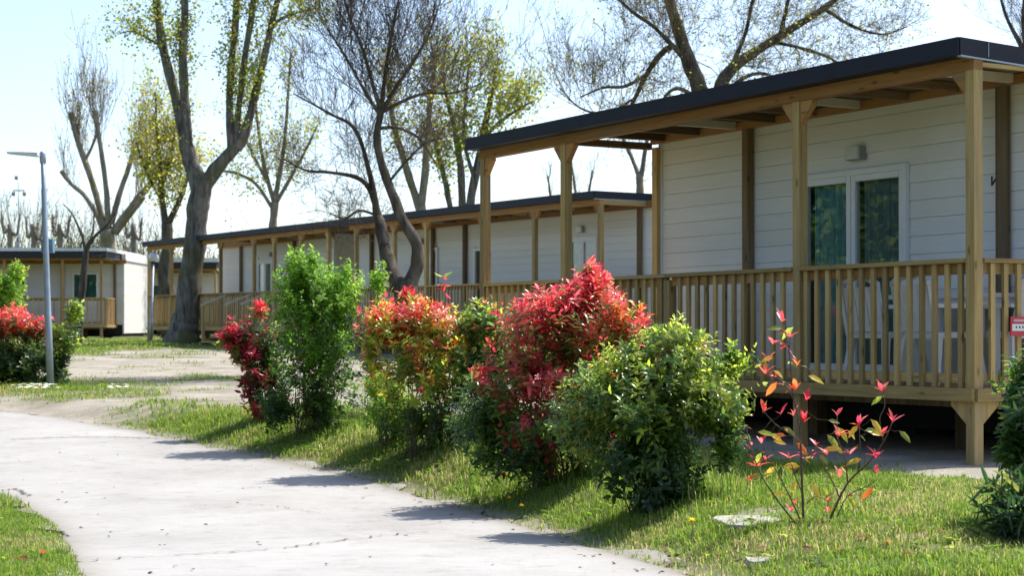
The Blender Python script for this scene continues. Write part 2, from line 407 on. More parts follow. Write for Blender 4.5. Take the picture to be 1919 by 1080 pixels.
def tube(P, Rr, sides=10, closed=True):
    """smooth chain of rings; returns V, quads, tris"""
    P = np.asarray(P, float); Rr = np.asarray(Rr, float); n = len(P)
    T = np.gradient(P, axis=0); T /= np.linalg.norm(T, axis=1)[:, None] + 1e-9
    ref = np.array([1., 0, 0]) if abs(T[0, 0]) < .8 else np.array([0, 1., 0])
    A = np.cross(T, ref); A /= np.linalg.norm(A, axis=1)[:, None] + 1e-9; B = np.cross(T, A)
    th = np.linspace(0, 2 * np.pi, sides, endpoint=False)
    V = P[:, None, :] + Rr[:, None, None] * (np.cos(th)[None, :, None] * A[:, None, :] + np.sin(th)[None, :, None] * B[:, None, :])
    V = V.reshape(-1, 3); i = np.arange(n - 1)[:, None] * sides; j = np.arange(sides)[None, :]; k = (j + 1) % sides
    Q = np.stack([(i + j), (i + k), (i + sides + k), (i + sides + j)], -1).reshape(-1, 4)
    Tn = []
    if closed:
        V = np.vstack([V, P[:1], P[-1:]]); c0, c1 = n * sides, n * sides + 1
        Tn = [(c0, (q + 1) % sides, q) for q in range(sides)] + [(c1, (n - 1) * sides + q, (n - 1) * sides + (q + 1) % sides) for q in range(sides)]
    return V, Q, np.array(Tn, int).reshape(-1, 3)
def merge(parts):
    Vs, Qs, Ts, o = [], [], [], 0
    for V, Q, T in parts:
        Vs.append(V)
        if len(Q): Qs.append(Q + o)
        if len(T): Ts.append(T + o)
        o += len(V)
    return np.vstack(Vs), [np.vstack(Qs) if Qs else [], np.vstack(Ts) if Ts else []]
def catmull(P, n=6):
    P = np.asarray(P, float); Q = np.vstack([2 * P[0] - P[1], P, 2 * P[-1] - P[-2]]); out = []
    for i in range(1, len(Q) - 2):
        for t in np.linspace(0, 1, n, endpoint=False):
            a, b, c, d = Q[i - 1:i + 3]
            out.append(.5 * (2 * b + (c - a) * t + (2 * a - 5 * b + 4 * c - d) * t * t + (3 * b - a - 3 * c + d) * t ** 3))
    out.append(Q[-2]); return np.array(out)
def segs_mesh(name, S, m, sides=3):
    """S (n,8): p0, p1, r0, r1 -> separate thin prisms"""
    S = np.asarray(S, float); p0, p1, r0, r1 = S[:, :3], S[:, 3:6], S[:, 6], S[:, 7]
    T = p1 - p0; T /= np.linalg.norm(T, axis=1)[:, None] + 1e-9
    ref = np.where(np.abs(T[:, 2:3]) < .9, np.array([[0, 0, 1.]]), np.array([[1., 0, 0]]))
    A = np.cross(T, ref); A /= np.linalg.norm(A, axis=1)[:, None] + 1e-9; B = np.cross(T, A)
    th = np.linspace(0, 2 * np.pi, sides, endpoint=False)
    ring = np.cos(th)[None, :, None] * A[:, None, :] + np.sin(th)[None, :, None] * B[:, None, :]
    V = np.concatenate([p0[:, None] + ring * r0[:, None, None], p1[:, None] + ring * r1[:, None, None]], 1).reshape(-1, 3)
    o = np.arange(len(S))[:, None] * 2 * sides; j = np.arange(sides)[None]; k = (j + 1) % sides
    Q = np.stack([o + j, o + k, o + sides + k, o + sides + j], -1).reshape(-1, 4)
    return mesh_np(name, V, [Q], m, None, True)

# ---------------------------------------------------------------- lodges
class Frame:
    """local axes of a lodge: d (depth, from the rail line to the house) and s (along the front)"""
    def __init__(s_, px, Y, phi): s_.X, s_.Y, s_.phi = (px - CX) / F * Y, Y, phi
    def s(q, px, d=0.0):                     # distance along the front where a photo column meets the plane at depth d
        x = px - CX; c, n = math.cos(q.phi), math.sin(q.phi)
        X, Y = q.X + d * c, q.Y + d * n
        return (F * X - x * Y) / (F * n + x * c)
    def xy(q, d, s):
        c, n = math.cos(q.phi), math.sin(q.phi); return q.X + d * c - s * n, q.Y + d * n + s * c
    def z(q, py, d, s): return -(py - H0) / F * q.xy(d, s)[1]
def door(parent, wd_, s0, s1, z1, left=TEAL, right=SHEER, name='door'):
    r = empty(name, (wd_, s0, 0)); r.parent = parent; W = s1 - s0; c = .05
    box('casing', r, -.045, .0, 0, c, 0.02, z1, WHITE); box('casing', r, -.045, 0, W - c, W, 0.02, z1, WHITE)
    box('casing', r, -.045, 0, c, W - c, z1 - c, z1, WHITE); box('sill', r, -.06, 0, c, W - c, .02, .07, WHITE)
    h = (W - 2 * c) / 2
    for k, cm in ((0, right), (1, left)):
        a = c + k * h; b = a + h; f = .06; zb, zt = .07, z1 - c
        for (y0, y1, q0, q1) in ((a, a + f, zb, zt), (b - f, b, zb, zt), (a + f, b - f, zb, zb + f), (a + f, b - f, zt - f, zt)):
            box('leaf_frame', r, -.03 - .004 * k, .03, y0 + .002, y1 - .002, q0 + .001, q1 - .001, WHITE)
        box('pane', r, -.006, .004, a + f, b - f, zb + f, zt - f, GLASS)
        # pleated curtain
        n = 40; y = np.linspace(a + f + (.10 if k else 0), b - f, n); x = .07 + .015 * np.sin(np.arange(n) * 1.5) + .006 * np.sin(np.arange(n) * .7)
        V = np.vstack([np.c_[x, y, np.full(n, zb)], np.c_[x, y, np.full(n, zt)]]); i = np.arange(n - 1)
        link('curtain', mesh_np('curtain', V, [np.stack([i, i + 1, i + n + 1, i + n], 1)], cm), r)
    return r
def window(parent, wd_, s0, s1, z0, z1, cm=None):
    cm = cm or WTEAL
    r = empty('window', (wd_, s0, 0)); r.parent = parent; W = s1 - s0; f = .05
    for (y0, y1, q0, q1) in ((0, f, z0, z1), (W - f, W, z0, z1), (f, W - f, z0, z0 + f), (f, W - f, z1 - f, z1)):
        box('frame', r, -.035, .03, y0, y1, q0, q1, WHITE)
    box('pane', r, -.006, .004, f, W - f, z0 + f, z1 - f, GLASS)
    box('curtain', r, .06, .07, f, W - f, z0 + f, z1 - f, cm)
    return r
def lodge(name, label, fr, zdeck, tilt, L, posts, gzl, wall, wd_, doors=(), windows=(), battens=(), lamps=(), railposts=(), roof_to=None,
          roof_from=-.04, fall=0.0, depth=3.6, beam=(2.42, 2.56), fasc=(2.52, 2.655), inner=2.47, over=.2, side=SIDE, pitch=.14, bh=.16, rails=None,
          endrail=True, farrail=False, fmat=FASC, pale=True, wp=WZ, wl=WY, wb=WB, group='white lodges with wooden porches', braces=True, endwall=False):
    r = empty(name, (fr.X, fr.Y, zdeck + EYE), 0, label, 'lodge', group)
    r.rotation_mode = 'XYZ'; r.rotation_euler = (tilt, 0, fr.phi)
    roof_to = L if roof_to is None else roof_to
    p = .045
    for s in posts:
        g = gzl(s)
        box('post', r, -p, p, s - p, s + p, g, beam[0] + (.0 if 0 < s < L - .3 else 0), wp)
        if braces:
            for sg in (-1, 1):
                if (s < .1 and sg < 0) or (s > L - .3 and sg > 0): continue
                q = [(s + sg * p, beam[0]), (s + sg * (p + .15), beam[0]), (s + sg * (p + .15), beam[0] - .03), (s + sg * p, beam[0] - .20)]
                prism('brace', r, q, 0, -.032, .032, wb)
    for s in railposts: box('rail_post', r, -p, p, s - p, s + p, gzl(s), .93, wp)
    # deck
    x = .06
    while x < wd_ + .02:
        box('deck_board', r, x, x + .113, -.04, L + .02, -.03, 0, wl); x += .12
    box('deck_fascia', r, -.078, -.047, -.05, L + .05, -.105, -.004, wl)
    box('deck_fascia', r, -.046, wd_ + .1, -.081, -.05, -.104, -.005, WX)
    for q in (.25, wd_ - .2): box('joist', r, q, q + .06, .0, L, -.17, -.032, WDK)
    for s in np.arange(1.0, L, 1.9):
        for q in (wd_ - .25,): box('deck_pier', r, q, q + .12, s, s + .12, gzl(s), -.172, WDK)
    if braces:
        prism('brace', r, [(.047, -.107), (.22, -.107), (.22, -.14), (.047, -.29)], 0, -.03, .03, wp)
        prism('brace', r, [(.047, -.107), (.22, -.107), (.22, -.14), (.047, -.29)], 1, -.03, .03, wp)
    # railing along the front, and across the end
    rails = rails or [(0, L)]
    allp = sorted(list(posts) + list(railposts))
    for a, b in rails:
        st = [q for q in allp if a - .01 <= q <= b + .01]
        for s0, s1 in zip(st[:-1], st[1:]):
            full0 = s0 in posts; full1 = s1 in posts
            y0 = s0 + (p + .002 if full0 else -.0); y1 = s1 - (p + .002 if full1 else 0)
            box('handrail', r, -.065, .055, y0, y1, .955, .99, wl)
            box('upper_rail', r, -.01, .03, s0 + p + .002, s1 - p - .002, .87, .953, wb)
            box('lower_rail', r, -.01, .03, s0 + p + .002, s1 - p - .002, .03, .105, wl)
            k = int((s1 - s0 - 2 * p) / pitch); off = (s1 - s0 - k * pitch) / 2
            for i in range(k + 1):
                s = s0 + off + i * pitch
                if s - s0 < p + .024 or s1 - s < p + .024: continue
                box('baluster', r, -.04, -.012, s - .0225, s + .0225, -.002 + R.uniform(-.004, .004), .952, wp)
    for on, s, sg in ((endrail, 0, -1), (farrail, L, 1)):
        if not on: continue
        box('handrail', r, p + .002, wd_ - .03, s - .06, s + .06, .955, .99, WX)
        box('upper_rail', r, p + .002, wd_ - .04, s - .02, s + .02, .87, .953, WX)
        box('lower_rail', r, p + .002, wd_ - .04, s - .02, s + .02, .03, .105, WX)
        for d in np.arange(p + .10, wd_ - .05, pitch): box('baluster', r, d - .0225, d + .0225, s + sg * .022, s + sg * .05, -.002, .952, wp)
    # roof timbers
    zf_ = lambda d: fasc[1] - fall * (d + over)
    box('beam', r, -.047, .047, -.045, L + .06, beam[0] + .001, beam[1], wb)
    box('beam', r, wd_ - .085, wd_ - .03, wall[0] - .1, wall[1] + .06, inner, min(inner + .15, zf_(wd_) - .05), wb)
    k = 0
    for s in np.arange(.02, roof_to + .05, .62):
        m = PALE if (pale and k % 3 == 1) else WDKX; k += 1
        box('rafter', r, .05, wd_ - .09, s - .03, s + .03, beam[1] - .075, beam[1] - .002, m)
    box('end_beam', r, .048, wd_ + depth, -.044, .0 - .01, beam[0] + .01, beam[1] - .01, WX) if fall == 0 else box('end_beam', r, .048, wd_ - .09, -.043, -.012, beam[0] + .03, beam[1] - .078, WX)
    zt, zb = fasc[1], fasc[0]
    back = wd_ + depth
    def zf(d, z): return z - fall * (d + over)
    # roof panel with its metal edges
    prism('roof_panel', r, [(-over + .03, beam[1] + .004 if fall == 0 else zf(0, zt) - .085), (-over + .03, zt - .012), (back, zf(back, zt) - .012), (back, zf(back, zt) - .085)], 1, roof_from + .03, roof_to, SOFF) if False else None
    top = [(-over + .012, zt - .012), (back, zf(back, zt - .012)), (back, zf(back, zt - .045)), (-over + .012, zt - .045)]
    prism('roof_panel', r, top, 1, roof_from + .012, roof_to, SOFF)
    box('roof_fascia', r, -over - .008, -over + .01, roof_from, L + .1, zb, zt, fmat)
    box('fascia_lip', r, -over + .012, -.049, roof_from + .012, L + .09, zb, zb + .012, fmat)
    if roof_to < L: box('fascia_cap', r, -over + .012, -.02, roof_to + .004, L + .09, zt - .015, zt, fmat)
    prism('roof_fascia', r, [(-over + .013, zb), (back, zf(back, zb)), (back, zf(back, zt)), (-over + .013, zt)], 1, roof_from - .008, roof_from + .009, fmat)
    prism('fascia_lip', r, [(-over + .013, zb), (back, zf(back, zb)), (back, zf(back, zb) - .012), (-over + .013, zb - .012)], 1, roof_from - .014, roof_from + .03, GALV)
    # house
    w0, w1 = wall
    box('dark_house_core', r, wd_ + .12, back - .15, w0 + .03, w1 - .03, -.35, zf(back, zt) - .09, DARKIN)  # core box behind the boards; its near-black colour stands in for the unlit interior
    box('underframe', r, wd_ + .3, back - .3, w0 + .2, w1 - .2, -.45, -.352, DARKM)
    openings = [(a, b, .02, z) for a, b, z in doors] + list(windows)
    ztop = inner + .12 if fall == 0 else inner + .02
    z = -.32
    ztop = min(ztop, zf_(wd_) - .05)
    while z < ztop - .02:
        zz = min(z + bh - .0035, ztop)
        cuts = [(w0, w1)]
        for a, b, q0, q1 in openings:
            if q0 < zz - .01 and q1 > z + .01:
                nc = []
                for c0, c1 in cuts:
                    if b <= c0 or a >= c1: nc.append((c0, c1)); continue
                    if a > c0: nc.append((c0, a))
                    if b < c1: nc.append((b, c1))
                cuts = nc
        if z < -.04: cuts = []
        for c0, c1 in cuts:
            # lapped board: foot stands proud
            prism('siding_board', r, [(wd_ + .001, z), (wd_ + .02, z), (wd_ + .02, zz), (wd_ + .004, zz)], 1, c0, c1, side)
            if endwall: pass
        for y0, y1 in ((w0, w0 + .018), (w1 - .018, w1)):
            e = .003 * R.random() * (1 if y0 == w0 else -1)
            box('siding_board', r, wd_ + .021, back - .15, y0 + e, y1 + e, z, zz, side)
        z += bh
    for y0 in (w0 + .0185, w1 - .0285): box('sheathing', r, wd_ + .04, back - .16, y0, y0 + .01, -.31, ztop - .02, side)
    # filler behind board joints, split round the openings
    xs = sorted([w0 + .021] + [v for o in openings for v in o[:2]] + [w1])
    for a, b in zip(xs[:-1], xs[1:]):
        if b - a < .03: continue
        mid = (a + b) / 2; op = [o for o in openings if o[0] < mid < o[1]]
        if not op: box('sheathing', r, wd_ + .022, wd_ + .03, a, b, .0, ztop, side)
        else:
            o = op[0]
            box('sheathing', r, wd_ + .022, wd_ + .03, a, b, o[3] + .0, ztop, side)
            if o[2] > .05: box('sheathing', r, wd_ + .022, wd_ + .03, a, b, 0, o[2], side)
    box('corner_trim', r, wd_ - .012, wd_ + .05, w0 - .012, w0 + .05, -.33, ztop, WHITE)
    box('corner_trim', r, wd_ - .012, wd_ + .05, w1 - .05, w1 + .012, -.33, ztop, WHITE)
    for a, b, zz in doors: door(r, wd_, a, b, zz)
    for a, b, q0, q1 in windows: window(r, wd_, a, b, q0, q1)
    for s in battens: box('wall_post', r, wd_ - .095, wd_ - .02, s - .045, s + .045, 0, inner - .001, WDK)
    for s, zz in lamps:
        q = empty('wall_lamp', (wd_, s, zz)); q.parent = r
        box('housing', q, -.07, -.005, -.095, .095, -.065, .065, GREYM); box('diffuser', q, -.10, -.071, -.088, .088, -.058, .058, LENS)
    for s in np.arange(w0 + .6, w1, 1.8):
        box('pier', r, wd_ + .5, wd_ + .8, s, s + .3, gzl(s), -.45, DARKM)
    return r

# near lodge
PH = math.atan(1851 / F)
FN = Frame(1827, 13.0, PH)
WD = 1.15
sn = FN.s
def inner_z(fr, px, py, d, zd): s = fr.s(px, d); return fr.z(py, d, s) - zd
ZN = -.461
near = lodge('lodge', 'nearest white lodge with wooden porch and table, behind the red bushes at right', FN, ZN, -.0032, 7.64,
             [0, 2.05, 5.88, 7.64], lambda s: -.585, (.0, sn(1238, WD)), WD,
             doors=[(sn(1706, WD), sn(1706, WD) + 1.5, FN.z(305, WD, sn(1706, WD)) - ZN)], battens=[sn(1880, WD - .06), sn(1402, WD - .06)],
             lamps=[(sn(1603, WD - .05), FN.z(287, WD, sn(1603, WD)) - ZN)], railposts=[3.99], roof_to=5.98, fall=.04, inner=inner_z(FN, 1512, 223, WD, ZN))
box('wall_post', near, WD - .06, WD + .03, sn(1233, WD - .02) - .045, sn(1233, WD - .02) + .045, 0, 2.44, WZ)
box('fascia_seam', near, .10, .106, -.052, -.049, 2.525, 2.645, GALV)
box('end_beam', near, .05, WD - .03, 5.9, 5.96, 2.425, 2.5, WDKX)
mk = empty('wall_mark', (WD - .006, sn(1866, WD), FN.z(338, WD, sn(1866, WD)) - ZN)); mk.parent = near
for a, b, rx in ((-.03, -.03, 0), (.0, .0, .75), (.03, .03, 0)):
    box('stroke', mk, -.003, .0, a - .006, a + .006, -.04, .04, DARKM, (rx if a == 0 else 0, 0, 0))

# the two lodges of the farther row
FM = Frame(1126, 33.3, math.atan(13.36 / 21.4))
sm_ = FM.s; ZM = -.05
def gm(s):
    x, y = FM.xy(0, s); return float(ground(x, y)) - ZM - .0032 * s - .02
SA = sm_(668) + .25
SB0, SB1 = sm_(617), sm_(280)
zd_ = FM.z(449, WD, sm_(1095, WD)) - ZM
la = lodge('lodge', 'middle white lodge of the far row, seen between the porch posts and the dark tree', FM, ZM, .0032, SA,
           [0, sm_(1003), sm_(905), sm_(800), sm_(740), sm_(668)], gm, (-.9, sm_(672, WD)), WD,
           doors=[(sm_(1120, WD), sm_(1066, WD), 1.95), (sm_(822, WD), sm_(776, WD), 1.95)], windows=[(sm_(905, WD), sm_(890, WD), .45, 1.85)],
           battens=[sm_(1203, WD), sm_(875, WD), sm_(815, WD), sm_(700, WD)], lamps=[(sm_(1091, WD), 2.1), (sm_(792, WD), 2.12)], fall=.0, inner=2.42, beam=(2.44, 2.58), fasc=(2.56, 2.71))
FB = Frame(1126, 33.3, FM.phi); FB.X, FB.Y = FM.xy(0, SB0)
fb = FB.s; ZB = ZM + .0032 * SB0
def gb(s):
    x, y = FB.xy(0, s); return float(ground(x, y)) - ZB - .0032 * s - .02
LB = fb(280)
lb = lodge('lodge', 'farthest white lodge of the far row with open end terrace behind the big trunk', FB, ZB, .0032, LB,
           [0, fb(565), fb(515), fb(477), fb(414), fb(322), fb(280)], gb, (fb(626, WD), fb(414, WD) ), WD,
           doors=[(fb(512, WD), fb(484, WD), 1.95)], windows=[(fb(602, WD), fb(590, WD), .45, 1.85)], battens=[fb(555, WD), fb(455, WD)],
           lamps=[(fb(508, WD), 2.1)], roof_to=fb(405), roof_from=-1.2, fall=.0, inner=2.42, beam=(2.44, 2.58), fasc=(2.56, 2.71), endrail=False, farrail=True, endwall=True)
# wooden steps down from the far porch
st = fb(478)
stp = empty('wooden_steps', (*FB.xy(0, fb(455)), ZB + EYE), FB.phi, 'wooden steps with three sloping pale handrails against the far porch', 'steps')
S0 = 0
SS = [fb(428) - fb(455), fb(475) - fb(455), fb(505) - fb(455)]
for i in range(3): box('tread', stp, -.33 - .26 * i, -.09 - .26 * i, SS[1] + .06, SS[0] - .06, -.16 - .13 * i, -.12 - .13 * i, WX)
for s in SS[:2]: prism('stringer', stp, [(-.085, -.11), (-.085, -.28), (-.88, -.56), (-.88, -.42)], 1, s - .02, s + .02, WX)
for s in SS:
    box('rail_post', stp, -.80, -.72, s - .04, s + .04, -.56, .60, WZ)
    L_ = math.hypot(.75, .30); a = math.atan2(.30, .75)
    link('handrail', boxmesh(L_, .09, .035, PALE), stp, (-.45, s, .79), (0, -a, 0))

# lodge at the left, facing the camera
FL = Frame(218, 62.5, math.radians(90)); ZL = .1
FL.X = (193 - CX) / F * 62.5
def lx(px, Y): return -((px - CX) / F * Y - FL.X)          # s increases to the left
Yw = 64.4; WDL = Yw - 62.5
ll = lodge('lodge', 'cream lodge with pale flat roof and honey coloured porch, leftmost behind the lamp post', FL, ZL, 0, 9.0,
           [0.05, lx(118, 62.5), 3.6, 5.6, 7.6, 8.9], lambda s: -.585, (-.35, 8.8), WDL,
           windows=[(lx(184, Yw), lx(137, Yw), .95, 1.95), (lx(52, Yw), lx(-8, Yw), .9, 1.95)], battens=[lx(118, Yw), lx(216, Yw)],
           fall=0.0, inner=2.3, beam=(2.36, 2.46), fasc=(2.44, 2.68), side=SIDEC, fmat=DARKM, pale=False, wp=WHONEY, braces=False, depth=4.6, endwall=True, over=.35, pitch=.19, roof_from=-.2)
box('roof_edge', ll, -.375, 6.4, -.24, 9.2, 2.682, 2.80, FASCL)
box('roof_edge', ll, 1.95, 6.3, -.40, -.245, 2.42, 2.68, FASCL)
# lodges beyond the terrace
FQ = Frame(406, 80, math.radians(90))
def qx(px, Y): return -((px - CX) / F * Y - FQ.X)
lq = lodge('lodge', 'small cream lodge with white roof seen through the far open terrace', FQ, .15, 0, 7.5, [0.05, 3.0, 6.0, 7.4], lambda s: -.6, (.1, 7.2), 1.4,
           windows=[(2.6, 3.4, .9, 1.9)], fall=0, inner=2.45, beam=(2.5, 2.62), fasc=(2.6, 2.9), side=SIDEC, fmat=DARKM, pale=False, wp=WHONEY, depth=3.5, over=.3)
box('roof_edge', lq, -.32, 4.9, -.15, 7.7, 2.902, 3.1, FASCL)
mh = empty('mobile_home', (-21.0, 92, gz(-21, 92)), 0, 'pale mobile home with turquoise trim, between the left lodge and the terrace', 'mobile home')
box('wall', mh, -1.5, 5.0, 0, 3, .45, 3.45, SIDEC); box('roof_edge', mh, -1.6, 5.1, -.1, 3.1, 4.0, 4.12, DARKM)
box('trim', mh, -1.55, 5.05, -.06, 3.05, 3.452, 3.99, TURQ); box('underframe', mh, -1.2, 4.6, .3, 2.7, 0, .449, DARKM)
for q in (3.1, .2): wn = box('window', mh, q, q + .9, -.05, -.002, 1.4, 2.7, WHITE); box('pane', wn, -.38, .38, -.04, -.027, -.58, .58, TURQ)

# ---------------------------------------------------------------- porch furniture and sign
def chair(d, s, rz, label):
    x, y = FN.xy(d, s); r = empty('plastic_chair', (x, y, ZN + EYE - .0032 * s), PH + rz, label, 'chair', 'white plastic chairs on the near porch')
    # seat faces +x, back at -x
    prism('seat', r, [(-.22, .42), (.22, .43), (.24, .40), (.22, .385), (-.22, .375)], 1, -.22, .22, PLASTIC)
    for y0, y1 in ((-.225, -.19), (.19, .225)):
        prism('back_frame', r, [(-.21, .40), (-.245, .40), (-.33, .80), (-.295, .80)], 1, y0, y1, PLASTIC)
    for i in range(6):
        a = -.185 + i * .0632
        prism('back_slat', r, [(-.222, .44), (-.238, .44), (-.318, .80), (-.302, .80)], 1, a + .004, a + .052, PLASTIC)
    n = 9; th = np.linspace(-1, 1, n); yy = th * .225; zz = .80 + .07 * (1 - th ** 2)
    V = []
    for y_, z_ in zip(yy, zz):
        for dx, dz in ((-.335, .0), (-.29, .0), (-.295, .045), (-.34, .045)): V.append((dx, y_, z_ + dz - .01))
    Q = [(4 * i + k, 4 * i + (k + 1) % 4, 4 * i + 4 + (k + 1) % 4, 4 * i + 4 + k) for i in range(n - 1) for k in range(4)] + [(3, 2, 1, 0), (4 * n - 4, 4 * n - 3, 4 * n - 2, 4 * n - 1)]
    link('top_rail', mesh_np('top_rail', np.array(V), [Q], PLASTIC), r)
    prism('back_band', r, [(-.215, .43), (-.245, .43), (-.255, .475), (-.225, .475)], 1, -.225, .225, PLASTIC)
    for sy in (-1, 1):
        for sx in (-1, 1):
            x0 = sx * .19; y0 = sy * .19
            V = [(x0 - .03, y0 - .025, .39), (x0 + .03, y0 - .025, .39), (x0 + .03, y0 + .025, .39), (x0 - .03, y0 + .025, .39)]
            fx, fy = x0 + sx * .06, y0 + sy * .05
            V += [(fx - .018, fy - .018, 0), (fx + .018, fy - .018, 0), (fx + .018, fy + .018, 0), (fx - .018, fy + .018, 0)]
            link('leg', mesh_np('leg', np.array(V), [[(0, 1, 2, 3), (7, 6, 5, 4), (0, 4, 5, 1), (1, 5, 6, 2), (2, 6, 7, 3), (3, 7, 4, 0)]], PLASTIC), r)
        y0 = sy * .245
        prism('armrest', r, [(-.27, .62), (-.27, .65), (.16, .66), (.22, .63), (.22, .40), (.18, .40), (.18, .61)], 1, y0 - .025, y0 + .025, PLASTIC)
    return r
chair(.36, sn(1620, .12), .05, 'white plastic chair in front of the glazed door, farther from the corner post')
chair(.36, sn(1722, .12), -.06, 'white plastic chair at the table end, nearer to the corner post')
chair(.80, sn(1900, .8), 1.5, 'white plastic chair behind the corner post, beyond the table')
x, y = FN.xy(.78, sn(1800, .7)); tb = empty('plastic_table', (x, y, ZN + EYE), PH, 'white plastic table on the near porch beside the chairs', 'table')
box('tabletop', tb, -.30, .30, -.62, .62, .70, .735, PLASTIC); box('apron', tb, -.27, .27, -.58, .58, .64, .699, PLASTIC)
for a in (-1, 1):
    for b in (-1, 1): box('leg', tb, a * .25 - .03, a * .25 + .03, b * .55 - .03, b * .55 + .03, 0, .639, PLASTIC)
# red and white plaque on the end rail
dsg = .36
sg_ = empty('plaque', (*FN.xy(dsg, -.07), EYE + FN.z(612, dsg, -.07)), PH, 'small red and white plaque fixed to the end rail at right', 'sign')
box('board', sg_, -.06, .13, -.008, 0, -.075, .075, REDP); box('panel', sg_, -.045, .12, -.011, -.0085, -.035, .018, WHITE)
box('panel', sg_, -.03, .10, -.011, -.0085, .035, .055, plain('sign_pink', (.62, .34, .36)))
for q in (-.01, .025, .06): box('mark', sg_, q, q + .014, -.013, -.0115, -.014, .001, DARKM)

# ---------------------------------------------------------------- lamp posts
def lathe(name, parent, prof, m, sides=14, loc=None, rot=None):
    P = np.array([(0, 0, z) for r_, z in prof]); th = np.linspace(0, 2 * np.pi, sides, endpoint=False)
    V = np.concatenate([np.c_[r_ * np.cos(th), r_ * np.sin(th), np.full(sides, z)] for r_, z in prof])
    n = len(prof); i = np.arange(n - 1)[:, None] * sides; j = np.arange(sides)[None]; k = (j + 1) % sides
    Q = np.stack([i + j, i + k, i + sides + k, i + sides + j], -1).reshape(-1, 4)
    me = mesh_np(name, V, [Q, [tuple(range(sides))[::-1]] , [tuple(range((n - 1) * sides, n * sides))]], m, None, True)
    return link(name, me, parent, loc, rot)
b0 = gp(95, 727); k = F / b0.y
lp = empty('street_lamp', b0, 0, 'tall blue-grey lamp post with flat arm beside the left red bush', 'street lamp', 'street lamps')
lp.rotation_euler = (0, math.radians(-1.9), 0)
Hh = (727 - 290) / k
lathe('pole', lp, [(.052, -.1), (.052, .9), (.048, .92), (.043, 1.9), (.040, Hh - .5), (.033, Hh - .48), (.033, Hh)], GALV)
lathe('cap', lp, [(.046, Hh - .12), (.046, Hh + .02), (.03, Hh + .05)], GALV)
arm = prism('lamp_head', lp, [(-.06, Hh - .03), (-.06, Hh + .03), (-.30, Hh + .045), (-.50, Hh + .055), (-.50, Hh + .03), (-.28, Hh + .0)], 1, -.07, .07, LENS)
box('junction_box', lp, -.085, .085, .06, .17, Hh - 1.42, Hh - 1.22, BLUEBOX)
b1 = gp(283, 641); k = F / b1.y
lg = empty('street_lamp', b1, 0, 'thin lamp post with a clear globe beside the far terrace', 'street lamp', 'street lamps'); lg.rotation_euler = (0, math.radians(1.8), 0)
h1 = (641 - 494) / k
lathe('pole', lg, [(.055, -.1), (.055, .8), (.042, .82), (.035, h1)], GALV, 10); lathe('collar', lg, [(.06, h1), (.09, h1 + .05)], DARKM, 10)
GL = plain('globe_plastic', (.60, .64, .66), .25, .5)
lathe('globe', lg, [(.02 + .15 * math.sin(t), h1 + .20 - .15 * math.cos(t)) for t in np.linspace(.15, 3.0, 9)], GL, 14)
ms = empty('floodlight_mast', (*wpt(36, 614, 95)[:2], gz(-27, 95)), 0, 'thin distant mast with three floodlights against the sky, far left', 'mast')
lathe('pole', ms, [(.055, -.1), (.035, 8.5)], GALV, 8)
box('crossbar', ms, -.32, .32, -.03, .03, 8.0, 8.06, GALV)
for q, z in ((-.3, 7.85), (.3, 7.85), (-.15, 8.75)): box('floodlight', ms, q - .09, q + .09, -.08, .08, z - .1, z + .1, GREYM, (.5, 0, .2))

# ---------------------------------------------------------------- leaves
TPL_U = np.array([0, .30, .30, .30, .68, .68, .68, 1.0]); TPL_S = np.array([0, 1, 0, -1, .86, 0, -.86, 0])
LT = np.array([(0, 2, 1), (0, 3, 2), (4, 5, 7), (5, 6, 7)]); LQ = np.array([(1, 2, 5, 4), (2, 3, 6, 5)])
def leaf_verts(P, D, N, L, W, fold=.35, curl=.25):
    D = D / (np.linalg.norm(D, axis=1)[:, None] + 1e-9)
    S = np.cross(N, D); S /= np.linalg.norm(S, axis=1)[:, None] + 1e-9; N = np.cross(D, S)
    u = TPL_U[None, :, None]; s = TPL_S[None, :, None]; L = L[:, None, None]; W = W[:, None, None] * .5
    curl = np.asarray(curl).reshape(-1, 1, 1) if np.ndim(curl) else curl
    return P[:, None] + D[:, None] * L * u + S[:, None] * W * s + N[:, None] * (np.abs(s) * W * fold - curl * L * u * u)
def leaves_mesh(name, P, D, N, L, W, C, m, fold=.35, curl=.25):
    V = leaf_verts(P, D, N, L, W, fold, curl).reshape(-1, 3); o = np.arange(len(P))[:, None, None] * 8
    return mesh_np(name, V, [(LT[None] + o).reshape(-1, 3), (LQ[None] + o).reshape(-1, 4)], m, np.repeat(C, 8, 0), True)
PAL = {'pink': (.56, .12, .14), 'red': (.47, .045, .06), 'coral': (.55, .10, .085), 'crimson': (.38, .025, .06), 'maroon': (.15, .012, .022), 'orange': (.50, .13, .03), 'yellow': (.50, .36, .05),
       'lime': (.29, .36, .045), 'olive': (.16, .19, .04), 'green': (.085, .15, .028), 'dark': (.04, .085, .024), 'deep': (.024, .055, .018), 'bright': (.13, .27, .028), 'fresh': (.20, .34, .04), 'bronze': (.20, .10, .035)}
UNIT = {}
def unit_leaf(key, W, fold, curl, m):
    k = (key, round(W, 2), round(curl, 1), m.name)
    if k not in UNIT:
        UNIT[k] = leaves_mesh('leaf', np.zeros((1, 3)), np.array([[1., 0, 0]]), np.array([[0, 0, 1.]]), np.ones(1), np.array([W]), np.array([PAL[key]]), m, fold, curl)
    return UNIT[k]
